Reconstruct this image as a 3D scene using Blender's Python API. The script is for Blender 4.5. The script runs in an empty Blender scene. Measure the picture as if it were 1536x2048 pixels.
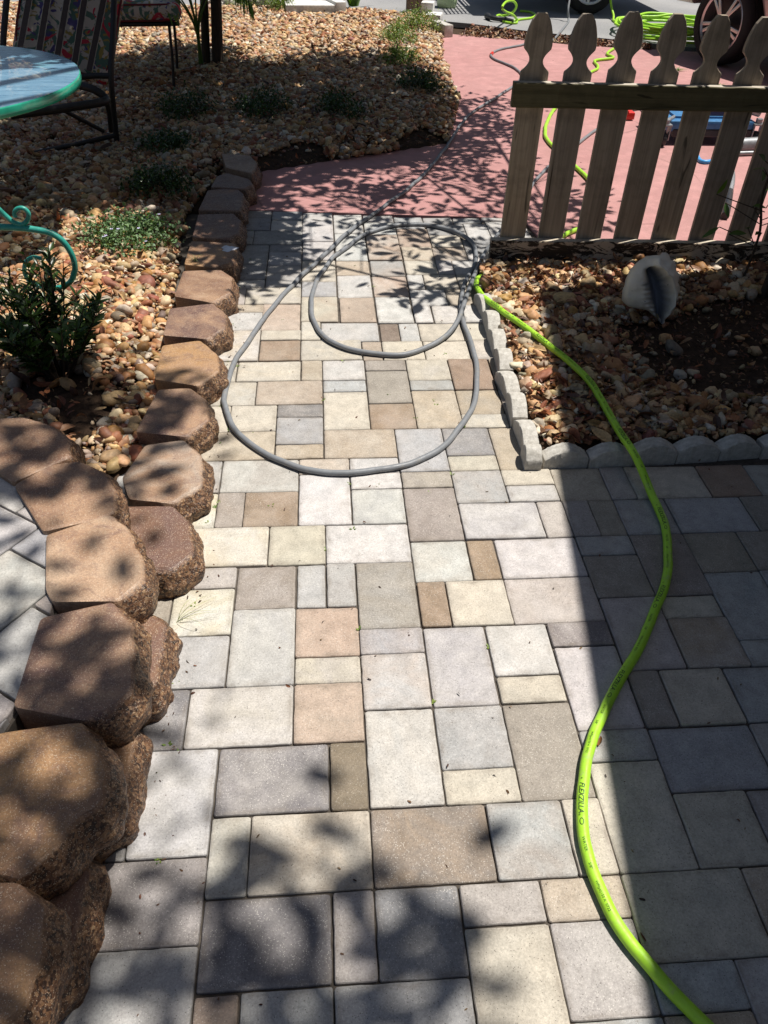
import bpy, bmesh, math, random
import numpy as np
from mathutils import Vector, noise as mnoise

rng = np.random.default_rng(7)
random.seed(7)
SC = bpy.context.scene
COL = SC.collection

# ------------------------------------------------------------------ camera
CAM_O = np.array([0.0, 0.0, 1.481379])
CF = 1540.77
CFW = np.array([0.06925578, 0.75258399, -0.65484423])
CRT = np.array([0.99725453, -0.06947524, 0.02562394])
CUP = np.array([0.0262113, 0.65482099, 0.75532936])
cd = bpy.data.cameras.new('camera'); cam = bpy.data.objects.new('camera', cd); COL.objects.link(cam)
cd.sensor_fit = 'HORIZONTAL'; cd.sensor_width = 36.0; cd.lens = 36.0 * CF / 1536.0
cd.clip_start = 0.02; cd.clip_end = 2000
from mathutils import Matrix
cam.matrix_world = Matrix([[CRT[0], CUP[0], -CFW[0], 0], [CRT[1], CUP[1], -CFW[1], 0], [CRT[2], CUP[2], -CFW[2], CAM_O[2]], [0, 0, 0, 1]])
SC.camera = cam

# ------------------------------------------------------------------ sun, sky, exposure
SUN_AZ, SUN_EL = math.radians(70), math.radians(69)      # azimuth clockwise from +Y
SUNV = np.array([math.cos(SUN_EL) * math.sin(SUN_AZ), math.cos(SUN_EL) * math.cos(SUN_AZ), math.sin(SUN_EL)])
sd = bpy.data.lights.new('sun', 'SUN'); so = bpy.data.objects.new('sun', sd); COL.objects.link(so)
sd.energy = 5.0; sd.angle = math.radians(0.53); sd.color = (1.0, 0.955, 0.88)
so.rotation_euler = Vector((-SUNV[0], -SUNV[1], -SUNV[2])).to_track_quat('-Z', 'Y').to_euler()
so.location = (3, 1, 9)
W = bpy.data.worlds.new('World'); SC.world = W; W.use_nodes = True
nt = W.node_tree; bg = nt.nodes['Background']; bg.inputs[1].default_value = 0.05
sky = nt.nodes.new('ShaderNodeTexSky'); sky.sky_type = 'NISHITA'; sky.sun_disc = False
sky.dust_density = 1.6; sky.ozone_density = 0.6; sky.sun_elevation = SUN_EL; sky.sun_rotation = SUN_AZ
nt.links.new(sky.outputs[0], bg.inputs[0])
SC.view_settings.view_transform = 'Standard'; SC.view_settings.look = 'None'
SC.view_settings.exposure = 0.36; SC.view_settings.gamma = 1.0

# ------------------------------------------------------------------ helpers
def ray(x, y): return CFW * CF + CRT * (x - 768) + CUP * (1024 - y)
def G(x, y, z=0.0):                      # point of the photo on the horizontal plane z
    d = ray(x, y); return CAM_O + d * ((z - CAM_O[2]) / d[2])
def V(x, y, Y):                          # point of the photo on the upright plane y = Y
    d = ray(x, y); return CAM_O + d * (Y / d[1])
def inpoly(P, poly):
    x, y = P[:, 0], P[:, 1]; r = np.zeros(len(P), bool); n = len(poly); j = n - 1
    for i in range(n):
        xi, yi = poly[i][:2]; xj, yj = poly[j][:2]
        c = ((yi > y) != (yj > y)) & (x < (xj - xi) * (y - yi) / (yj - yi + 1e-12) + xi); r ^= c; j = i
    return r
def tag(o, label=None, cat=None, group=None, kind=None):
    if label: o['label'] = label
    if cat: o['category'] = cat
    if group: o['group'] = group
    if kind: o['kind'] = kind
    return o
def link(o, parent=None):
    COL.objects.link(o)
    if parent is not None: o.parent = parent; o.matrix_parent_inverse = Matrix.Translation(parent.location).inverted() if parent.location.length else Matrix()
    return o
def empty(name, loc=(0, 0, 0)):
    o = bpy.data.objects.new(name, None); o.location = loc; o.empty_display_size = 0.1; COL.objects.link(o); return o
class MB:                                 # collects faces, then links ONE mesh object
    def __init__(s): s.v = []; s.f = []; s.m = []; s.at = {}
    def add(s, vs, fs, mi=0, **at):
        b = len(s.v); s.v.extend([tuple(map(float, q)) for q in vs]); s.f.extend([tuple(b + i for i in f) for f in fs]); s.m.extend([mi] * len(fs))
        for k, val in at.items():
            L = s.at.setdefault(k, []); L.extend([None] * (b - len(L)))
            if isinstance(val, list): L.extend(val)
            else: L.extend([val] * len(vs))
    def box(s, c, size, ax=None, mi=0, bev=0.0):
        ax = np.eye(3) if ax is None else np.array(ax); h = np.array(size) / 2.0; c = np.array(c, float)
        if bev <= 0:
            vs = [c + ax.T @ (h * np.array(k)) for k in ((-1,-1,-1),(1,-1,-1),(1,1,-1),(-1,1,-1),(-1,-1,1),(1,-1,1),(1,1,1),(-1,1,1))]
            s.add(vs, [(0,3,2,1),(4,5,6,7),(0,1,5,4),(1,2,6,5),(2,3,7,6),(3,0,4,7)], mi)
        else:
            bm = bmesh.new(); bmesh.ops.create_cube(bm, size=1.0)
            for v in bm.verts: v.co = Vector((v.co.x * size[0], v.co.y * size[1], v.co.z * size[2]))
            bmesh.ops.bevel(bm, geom=bm.edges[:], offset=bev, segments=2, profile=0.6, affect='EDGES')
            bm.verts.index_update()
            s.add([c + ax.T @ np.array(v.co) for v in bm.verts], [[v.index for v in f.verts] for f in bm.faces], mi); bm.free()
    def tube(s, pts, r, n=10, mi=0, caps=True, closed=False):
        P = np.array(pts, float); m = len(P); rr = np.full(m, r) if np.isscalar(r) else np.array(r)
        T, A, B = frames(P, closed); ang = np.linspace(0, 2 * np.pi, n, endpoint=False)
        vs = (P[:, None, :] + rr[:, None, None] * (np.cos(ang)[None, :, None] * A[:, None, :] + np.sin(ang)[None, :, None] * B[:, None, :])).reshape(-1, 3)
        fs = []
        for i in range(m if closed else m - 1):
            k = (i + 1) % m
            for j in range(n):
                fs.append((i*n+j, i*n+(j+1) % n, k*n+(j+1) % n, k*n+j))
        if caps and not closed: fs.append(tuple(range(n))[::-1]); fs.append(tuple((m-1)*n + j for j in range(n)))
        s.add(vs, fs, mi)
    def build(s, name, mats, parent=None, smooth=False, auto=None):
        me = bpy.data.meshes.new(name); me.from_pydata(s.v, [], s.f)
        if not isinstance(mats, (list, tuple)): mats = [mats]
        for m in mats: me.materials.append(m)
        if len(mats) > 1: me.polygons.foreach_set('material_index', s.m)
        for k, L in s.at.items():
            L = L + [None] * (len(s.v) - len(L)); ex = next(q for q in L if q is not None)
            if np.isscalar(ex):
                a = me.attributes.new(k, 'FLOAT', 'POINT'); a.data.foreach_set('value', [0.0 if q is None else float(q) for q in L])
            else:
                a = me.attributes.new(k, 'FLOAT_COLOR', 'POINT'); a.data.foreach_set('color', [c for q in L for c in (tuple(ex) if q is None else tuple(q)[:3]) + (1.0,)][:4*len(s.v)] if all(q is None or len(q) == 3 for q in L) else [c for q in L for c in q])
        if smooth: me.polygons.foreach_set('use_smooth', [True] * len(me.polygons))
        if auto: me.set_sharp_from_angle(angle=math.radians(auto))
        me.validate(); me.update()
        o = bpy.data.objects.new(name, me); return link(o, parent)
def frames(P, closed=False):
    T = np.zeros_like(P)
    if closed: T = np.roll(P, -1, 0) - np.roll(P, 1, 0)
    else: T[1:-1] = P[2:] - P[:-2]; T[0] = P[1] - P[0]; T[-1] = P[-1] - P[-2]
    T /= np.linalg.norm(T, axis=1)[:, None] + 1e-12
    up = np.array([0, 0, 1.0]); A = np.zeros_like(P)
    prev = None
    for i, t in enumerate(T):
        if prev is None:
            a = up - t * (t @ up)
            if np.linalg.norm(a) < 0.25: a = np.array([1.0, 0, 0]) - t * t[0]
        else: a = prev - t * (prev @ t)
        a /= np.linalg.norm(a); A[i] = a; prev = a
    return T, A, np.cross(T, A)
def spline(pts, step=0.015):               # Catmull-Rom, evenly resampled
    P = np.array(pts, float); Q = np.vstack([2*P[0]-P[1], P, 2*P[-1]-P[-2]]); out = []
    for i in range(1, len(Q) - 2):
        p0, p1, p2, p3 = Q[i-1], Q[i], Q[i+1], Q[i+2]
        t = np.linspace(0, 1, 14, endpoint=False)[:, None]
        out.append(0.5 * (2*p1 + (p2-p0)*t + (2*p0-5*p1+4*p2-p3)*t**2 + (3*p1-p0-3*p2+p3)*t**3))
    out.append(P[-1:]); C = np.vstack(out); L = np.r_[0, np.cumsum(np.linalg.norm(np.diff(C, axis=0), axis=1))]
    n = max(4, int(L[-1] / step)); s = np.linspace(0, L[-1], n)
    return np.stack([np.interp(s, L, C[:, k]) for k in range(3)], 1)
def np_obj(name, Vt, F, mat, col=None, smooth=True, parent=None):   # big meshes straight from arrays
    me = bpy.data.meshes.new(name); k = F.shape[1]
    me.vertices.add(len(Vt)); me.vertices.foreach_set('co', Vt.astype(np.float32).ravel())
    me.loops.add(F.size); me.loops.foreach_set('vertex_index', F.astype(np.int32).ravel())
    me.polygons.add(len(F)); me.polygons.foreach_set('loop_start', np.arange(0, F.size, k, dtype=np.int32)); me.polygons.foreach_set('loop_total', np.full(len(F), k, np.int32))
    me.polygons.foreach_set('use_smooth', np.full(len(F), smooth))
    if col is not None:
        a = me.attributes.new('col', 'FLOAT_COLOR', 'POINT'); a.data.foreach_set('color', np.c_[col, np.ones(len(col))].astype(np.float32).ravel())
    me.materials.append(mat); me.update(calc_edges=True)
    return link(bpy.data.objects.new(name, me), parent)

# ------------------------------------------------------------------ materials
class NT:
    def __init__(s, name):
        s.m = bpy.data.materials.new(name); s.m.use_nodes = True; s.t = s.m.node_tree; s.b = s.t.nodes['Principled BSDF']
        s.tc = s.t.nodes.new('ShaderNodeTexCoord').outputs['Object']
    def n(s, typ, **k):
        q = s.t.nodes.new(typ)
        for a, v in k.items(): setattr(q, a, v)
        return q
    def L(s, a, b): s.t.links.new(a, b)
    def noise(s, scale, detail=3, rough=0.5, vec=None, dist=0.0):
        q = s.n('ShaderNodeTexNoise'); q.inputs['Scale'].default_value = scale; q.inputs['Detail'].default_value = detail; q.inputs['Roughness'].default_value = rough; q.inputs['Distortion'].default_value = dist
        s.L(vec or s.tc, q.inputs['Vector']); return q.outputs['Fac']
    def voro(s, scale, vec=None, out='Distance', feat='F1'):
        q = s.n('ShaderNodeTexVoronoi', feature=feat); q.inputs['Scale'].default_value = scale; s.L(vec or s.tc, q.inputs['Vector']); return q.outputs[out]
    def ramp(s, fac, stops):
        q = s.n('ShaderNodeValToRGB'); e = q.color_ramp.elements
        while len(e) < len(stops): e.new(0.5)
        for i, (p, c) in enumerate(stops): e[i].position = p; e[i].color = (c if len(c) == 4 else tuple(c) + (1,)) if not np.isscalar(c) else (c, c, c, 1)
        s.L(fac, q.inputs[0]); return q.outputs[0]
    def mix(s, fac, a, b, mode='MIX'):
        q = s.n('ShaderNodeMix', data_type='RGBA', blend_type=mode)
        for sock, v in ((q.inputs['Factor'], fac), (q.inputs[6], a), (q.inputs[7], b)):
            if hasattr(v, 'is_linked') or isinstance(v, bpy.types.NodeSocket): s.L(v, sock)
            elif np.isscalar(v): sock.default_value = v
            else: sock.default_value = tuple(v) + (1,) if len(v) == 3 else v
        return q.outputs[2]
    def attr(s, name, out='Color'): return s.n('ShaderNodeAttribute', attribute_name=name).outputs[out]
    def math(s, op, a, b=0.0):
        q = s.n('ShaderNodeMath', operation=op)
        for i, v in enumerate((a, b)):
            if isinstance(v, bpy.types.NodeSocket): s.L(v, q.inputs[i])
            else: q.inputs[i].default_value = v
        return q.outputs[0]
    def mapv(s, scale=(1, 1, 1), rot=(0, 0, 0)):
        q = s.n('ShaderNodeMapping'); q.inputs['Scale'].default_value = scale; q.inputs['Rotation'].default_value = rot; s.L(s.tc, q.inputs['Vector']); return q.outputs[0]
    def bump(s, h, strength=0.3, dist=0.01):
        q = s.n('ShaderNodeBump'); q.inputs['Strength'].default_value = strength; q.inputs['Distance'].default_value = dist; s.L(h, q.inputs['Height']); s.L(q.outputs[0], s.b.inputs['Normal'])
    def out(s, col=None, rough=0.6, metal=0.0, spec=0.5):
        if col is not None:
            if isinstance(col, bpy.types.NodeSocket): s.L(col, s.b.inputs['Base Color'])
            else: s.b.inputs['Base Color'].default_value = tuple(col) + (1,)
        if isinstance(rough, bpy.types.NodeSocket): s.L(rough, s.b.inputs['Roughness'])
        else: s.b.inputs['Roughness'].default_value = rough
        s.b.inputs['Metallic'].default_value = metal; s.b.inputs['Specular IOR Level'].default_value = spec
        return s.m
def simple(name, c, rough=0.6, metal=0.0, var=0.25, scale=30, bump=0.1, spec=0.5):
    t = NT(name); f = t.noise(scale, 4, 0.6)
    col = t.ramp(f, [(0.25, tuple(q * (1 - var) for q in c)), (0.75, tuple(min(1, q * (1 + var)) for q in c))])
    if bump: t.bump(t.noise(scale * 4, 3), bump, 0.004)
    return t.out(col, rough, metal, spec)

def m_paver():
    t = NT('paver_concrete'); c1 = t.attr('c1'); c2 = t.attr('c2')
    off = t.n('ShaderNodeVectorMath', operation='ADD'); t.L(t.tc, off.inputs[0]); t.L(t.attr('off', 'Vector'), off.inputs[1]); v = off.outputs[0]
    f = t.ramp(t.noise(7, 4, 0.62, v, 0.8), [(0.36, 0.0), (0.66, 1.0)])
    c = t.mix(f, c1, c2)
    fine = t.ramp(t.noise(230, 4, 0.8, v), [(0.3, 0.72), (0.7, 1.22)])
    c = t.mix(1.0, c, fine, 'MULTIPLY')
    mott = t.ramp(t.noise(24, 5, 0.7, v), [(0.3, 0.80), (0.7, 1.12)])
    c = t.mix(1.0, c, mott, 'MULTIPLY')
    cell = t.voro(520, v, 'Color'); sep = t.n('ShaderNodeSeparateColor'); t.L(cell, sep.inputs[0])
    sp = t.math('MULTIPLY', t.ramp(sep.outputs[0], [(0.80, 0.0), (1.0, 0.9)]), t.math('LESS_THAN', t.voro(520, v), 0.50))
    amt = t.math('MULTIPLY', t.math('MULTIPLY', sp, t.ramp(t.noise(14, 4, .7, v), [(.34, .15), (.62, 1.0)])), t.attr('speck', 'Fac'))
    c = t.mix(amt, c, (0.72, 0.68, 0.62))
    pit = t.math('MULTIPLY', t.math('GREATER_THAN', sep.outputs[1], 0.975), t.math('LESS_THAN', t.voro(520, v), 0.5))
    c = t.mix(t.math('MULTIPLY', pit, 0.7), c, (0.06, 0.05, 0.045))
    rim = t.math('MULTIPLY', t.math('POWER', t.attr('rim', 'Fac'), 1.6), t.ramp(t.noise(22, 4, 0.7, v), [(0.38, 0.0), (0.66, 0.55)])); c = t.mix(rim, c, (0.17, 0.14, 0.11))
    dirt = t.ramp(t.noise(9, 6, 0.75, t.tc, 0.6), [(0.56, 0.0), (0.80, 0.42)]); c = t.mix(dirt, c, (0.17, 0.14, 0.11))
    dust = t.ramp(t.noise(2.6, 5, 0.7, t.tc, 0.8), [(0.50, 0.0), (0.78, 0.28)]); c = t.mix(dust, c, (0.46, 0.42, 0.36))
    sc_ = t.ramp(t.noise(1.0, 5, 0.7, t.mapv((8, 60, 8), (0, 0, .5)), 0.5), [(0.66, 0.0), (0.74, 0.25)]); c = t.mix(sc_, c, (0.22, 0.19, 0.16))
    t.bump(t.math('ADD', t.noise(260, 2, 0.6, v), t.noise(40, 3, 0.6, v)), 0.35, 0.0016)
    return t.out(c, t.ramp(amt, [(0, 0.82), (1, 0.45)]), 0, 0.35)
def m_joint(): return simple('joint_sand', (0.075, 0.062, 0.05), 0.95, var=0.5, scale=60)
def m_red():
    t = NT('red_painted_concrete'); f = t.noise(1.6, 5, 0.65)
    c = t.ramp(f, [(0.3, (0.42, 0.205, 0.195)), (0.7, (0.49, 0.255, 0.243))])
    g = t.ramp(t.noise(9, 6, 0.7), [(0.45, 0.86), (0.75, 1.12)]); c = t.mix(1.0, c, g, 'MULTIPLY')
    sp = t.ramp(t.noise(55, 3, 0.7), [(0.70, 0.0), (0.76, 0.65)]); c = t.mix(sp, c, (0.15, 0.075, 0.06))
    w = t.ramp(t.noise(4.0, 6, 0.75, dist=1.5), [(0.66, 0.0), (0.85, 0.5)]); c = t.mix(w, c, (0.60, 0.40, 0.36))
    d2 = t.ramp(t.noise(3.2, 7, 0.78, dist=0.8), [(0.50, 0.0), (0.78, 0.5)]); c = t.mix(d2, c, (0.26, 0.145, 0.13))
    ck = t.ramp(t.voro(0.9, t.mapv((1, 1, 1)), 'Distance', 'DISTANCE_TO_EDGE'), [(0.0, 0.6), (0.006, 0.0)]); ck = t.math('MULTIPLY', ck, t.ramp(t.noise(1.1, 2), [(0.52, 0.0), (0.56, 1.0)])); c = t.mix(ck, c, (0.10, 0.05, 0.045))
    ag = t.ramp(t.noise(210, 2, 0.7), [(0.3, 0.86), (0.7, 1.12)]); c = t.mix(1.0, c, ag, 'MULTIPLY')
    t.bump(t.noise(90, 3, 0.65), 0.4, 0.004); return t.out(c, 0.7, 0, 0.4)
def m_asphalt():
    t = NT('weathered_asphalt'); f = t.noise(150, 3, 0.7); c = t.ramp(f, [(0.3, (0.13, 0.13, 0.135)), (0.7, (0.34, 0.34, 0.345))])
    c = t.mix(t.ramp(t.noise(1.2, 4), [(0.4, 0.0), (0.75, 0.6)]), c, (0.36, 0.35, 0.34)); t.bump(f, 0.5, 0.004); return t.out(c, 0.9, 0, 0.3)
def m_soil():
    t = NT('garden_soil'); f = t.noise(35, 5, 0.7); c = t.ramp(f, [(0.3, (0.022, 0.014, 0.009)), (0.7, (0.085, 0.052, 0.033))]); t.bump(f, 0.8, 0.012); return t.out(c, 0.95, 0, 0.2)
def m_pebble():
    t = NT('river_pebble'); c = t.attr('col'); g = t.ramp(t.noise(90, 4, 0.65), [(0.3, 0.70), (0.7, 1.22)]); c = t.mix(1.0, c, g, 'MULTIPLY')
    t.bump(t.noise(160, 3, 0.6), 0.25, 0.002); return t.out(c, 0.62, 0, 0.4)
def m_litter():
    t = NT('dry_leaf'); c = t.attr('col'); g = t.ramp(t.noise(120, 3), [(0.3, 0.7), (0.7, 1.25)]); c = t.mix(1.0, c, g, 'MULTIPLY')
    return t.out(c, 0.55, 0, 0.4)
def m_block():
    t = NT('retaining_block_concrete'); R_ = t.attr('rough', 'Fac'); c1 = t.attr('c1'); c2 = t.attr('c2')
    off = t.n('ShaderNodeVectorMath', operation='ADD'); t.L(t.tc, off.inputs[0]); t.L(t.attr('off', 'Vector'), off.inputs[1]); v = off.outputs[0]
    c = t.mix(t.ramp(t.noise(7, 4, 0.62, v, 0.7), [(0.36, 0.0), (0.64, 1.0)]), c1, c2)
    c = t.mix(t.ramp(t.noise(16, 5, 0.7, v, 1.2), [(0.50, 0.0), (0.68, 0.6)]), c, (.155, .09, .075))
    c = t.mix(t.ramp(t.noise(3.5, 5, 0.7, v, 1.0), [(0.60, 0.0), (0.75, 0.5)]), c, (.44, .31, .215))
    c = t.mix(1.0, c, t.ramp(t.noise(200, 4, 0.8, v), [(0.3, 0.66), (0.7, 1.26)]), 'MULTIPLY')
    fc = t.n('ShaderNodeSeparateColor'); t.L(t.voro(170, v, 'Color'), fc.inputs[0])
    face = t.ramp(t.math('ADD', t.math('MULTIPLY', fc.outputs[0], .45), t.math('MULTIPLY', t.noise(60, 4, 0.8, v), .62)), [(0.30, (0.022, 0.010, 0.006)), (0.52, (0.10, 0.045, 0.022)), (0.70, (0.22, 0.115, 0.056)), (0.86, (0.44, 0.30, 0.17))])
    c = t.mix(R_, c, face)
    cell = t.voro(520, v, 'Color'); sep = t.n('ShaderNodeSeparateColor'); t.L(cell, sep.inputs[0])
    sp = t.math('MULTIPLY', t.ramp(sep.outputs[0], [(0.78, 0.0), (1.0, 0.8)]), t.math('LESS_THAN', t.voro(520, v), 0.5))
    c = t.mix(sp, c, (0.60, 0.49, 0.37))  # sparkle of the sealed grains painted in as pale specks
    h = t.math('ADD', t.math('MULTIPLY', t.noise(90, 4, 0.7, v), t.math('ADD', t.math('MULTIPLY', R_, 3.0), 0.5)), t.math('MULTIPLY', t.noise(320, 2, 0.6, v), 0.7))
    t.bump(h, 0.5, 0.004)
    return t.out(c, t.ramp(t.noise(60, 3, 0.6, v), [(0.3, 0.38), (0.7, 0.62)]), 0, 0.5)
def m_edging():
    t = NT('edging_concrete'); f = t.noise(60, 4, 0.7); c = t.ramp(f, [(0.3, (0.33, 0.31, 0.275)), (0.7, (0.58, 0.555, 0.51))])
    c = t.mix(t.ramp(t.noise(16, 4, 0.7), [(0.5, 0.0), (0.75, 0.6)]), c, (0.15, 0.125, 0.09)); t.bump(t.noise(190, 3, 0.7), 0.6, 0.003); return t.out(c, 0.9, 0, 0.3)
def m_wood(name, a, b, along='z', stain=None, rough=0.8):
    t = NT(name); sc = {'z': (70, 70, 2.2), 'x': (2.2, 70, 70), 'y': (70, 2.2, 70)}[along]
    oi = t.n('ShaderNodeObjectInfo').outputs['Random']; ad = t.n('ShaderNodeVectorMath', operation='ADD'); t.L(t.mapv(sc), ad.inputs[0]); sc3 = t.n('ShaderNodeMath', operation='MULTIPLY'); t.L(oi, sc3.inputs[0]); sc3.inputs[1].default_value = 37.0; t.L(sc3.outputs[0], ad.inputs[1]); v = ad.outputs[0]
    f = t.noise(1.0, 5, 0.65, v, 0.6); c = t.ramp(f, [(0.28, a), (0.72, b)]); c = t.mix(1.0, c, t.ramp(oi, [(0, (.82, .82, .84)), (1, (1.12, 1.08, 1.02))]), 'MULTIPLY')
    wv = t.n('ShaderNodeVectorMath', operation='ADD'); t.L(t.mapv({'z': (24, 24, 3.0), 'x': (3.0, 24, 24), 'y': (24, 3.0, 24)}[along]), wv.inputs[0]); t.L(sc3.outputs[0], wv.inputs[1]); kn = t.ramp(t.noise(1.0, 2, 0.4, wv.outputs[0], 1.6), [(0.70, 0.0), (0.76, 0.8)]); c = t.mix(kn, c, tuple(q * 0.28 for q in a))
    cr = t.ramp(t.noise(1.0, 2, 0.5, v, 0.2), [(0.20, 0.85), (0.27, 0.0)]); c = t.mix(cr, c, (.03, .022, .015))
    c = t.mix(t.ramp(t.noise(9, 4, 0.65), [(0.48, 0.0), (0.72, 0.55)]), c, tuple(q * 0.5 for q in a))
    if stain: c = t.mix(t.ramp(t.noise(5, 5, 0.7), [(0.42, 0.0), (0.6, 0.85)]), c, stain)
    t.bump(f, 0.45, 0.003); return t.out(c, rough, 0, 0.3)
def m_flaky():
    t = NT('flaking_painted_timber'); v = t.mapv((3, 30, 22)); f = t.noise(1.0, 5, 0.7, v, 0.5)
    c = t.ramp(f, [(0.40, (0.028, 0.021, 0.015)), (0.60, (0.06, 0.045, 0.032))])
    fl = t.ramp(t.noise(1.0, 6, 0.75, t.mapv((9, 30, 24)), 1.2), [(0.50, 0.0), (0.525, 1.0)])
    c = t.mix(fl, c, (0.56, 0.46, 0.35)); t.bump(t.math('ADD', f, fl), 0.6, 0.004); return t.out(c, 0.85, 0, 0.3)
def m_hose(name, c, rough=0.42):
    t = NT(name); col = t.ramp(t.noise(40, 4, 0.6), [(0.25, tuple(q * .88 for q in c)), (0.75, tuple(min(1, q * 1.1) for q in c))])
    col = t.mix(t.ramp(t.noise(26, 6, 0.75), [(0.54, 0.0), (0.72, 0.45)]), col, (0.30, 0.26, 0.19)); col = t.mix(t.ramp(t.noise(120, 3, 0.7), [(0.66, 0.0), (0.74, 0.5)]), col, (0.10, 0.085, 0.06))
    t.bump(t.noise(180, 3), 0.15, 0.002); return t.out(col, t.ramp(t.noise(50, 4), [(0.3, rough * .8), (0.7, min(1, rough * 1.7))]), 0, 0.45)
def m_leaf(name, a, b, rough=0.45, trans=0.25):
    t = NT(name); r = t.n('ShaderNodeNewGeometry').outputs['Random Per Island']; c = t.ramp(r, [(0.0, a), (1.0, b)])
    m = t.out(c, rough, 0, 0.4)
    tr = t.n('ShaderNodeBsdfTranslucent'); t.L(t.mix(1.0, c, (1.5, 1.7, 0.7), 'MULTIPLY'), tr.inputs[0]); mx = t.n('ShaderNodeMixShader'); mx.inputs[0].default_value = trans
    o = t.t.nodes['Material Output']; t.L(t.b.outputs[0], mx.inputs[1]); t.L(tr.outputs[0], mx.inputs[2]); t.L(mx.outputs[0], o.inputs[0]); return m
def m_fabric():
    t = NT('tropical_print_fabric'); v = t.mapv((1, 1, 1)); base = (0.56, 0.48, 0.40)
    c = t.mix(t.ramp(t.noise(7, 3, 0.5, v, 2.5), [(0.50, 0.0), (0.53, 1.0)]), base, (0.10, 0.17, 0.13))
    c = t.mix(t.ramp(t.noise(9, 2, 0.5, t.mapv((1, 1, 1), (0.5, 1.1, 2.0)), 3.0), [(0.58, 0.0), (0.60, 1.0)]), c, (0.34, 0.25, 0.07))
    c = t.mix(t.ramp(t.noise(8, 2, 0.4, t.mapv((1, 1, 1), (2.5, 0.3, 0.7)), 1.6), [(0.60, 0.0), (0.62, 1.0)]), c, (0.52, 0.045, 0.07))
    c = t.mix(t.ramp(t.noise(10, 2, 0.4, t.mapv((1, 1, 1), (1.5, 2.3, 0.2)), 2.2), [(0.62, 0.0), (0.64, 1.0)]), c, (0.10, 0.08, 0.20))
    t.bump(t.voro(900), 0.2, 0.001); return t.out(c, 0.9, 0, 0.2)
def m_glass_top():
    t = NT('painted_reflection_glass'); f = t.noise(9, 5, 0.65, t.mapv((1, 3.5, 1)))
    c = t.ramp(f, [(0.35, (0.12, 0.26, 0.39)), (0.7, (0.25, 0.43, 0.58))])  # sky blue and darker canopy streaks are reflections painted into the colour
    c = t.mix(t.ramp(t.noise(26, 5, 0.7, t.mapv((1, 5, 1)), 1.0), [(0.55, 0.0), (0.72, 0.75)]), c, (0.06, 0.11, 0.20))
    c = t.mix(t.ramp(t.noise(5, 3, .5), [(0.55, 0.0), (0.7, 0.55)]), c, (.16, .42, .46))
    t.bump(t.noise(30, 4), 0.06, 0.003); m = t.out(c, 0.16, 0, 0.7)
    tr = t.n('ShaderNodeBsdfTransparent'); tr.inputs[0].default_value = (.86, .95, .93, 1); mx = t.n('ShaderNodeMixShader'); mx.inputs[0].default_value = .18   # light passes through the sheet
    o = t.t.nodes['Material Output']; t.L(t.b.outputs[0], mx.inputs[1]); t.L(tr.outputs[0], mx.inputs[2]); t.L(mx.outputs[0], o.inputs[0]); return m
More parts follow.
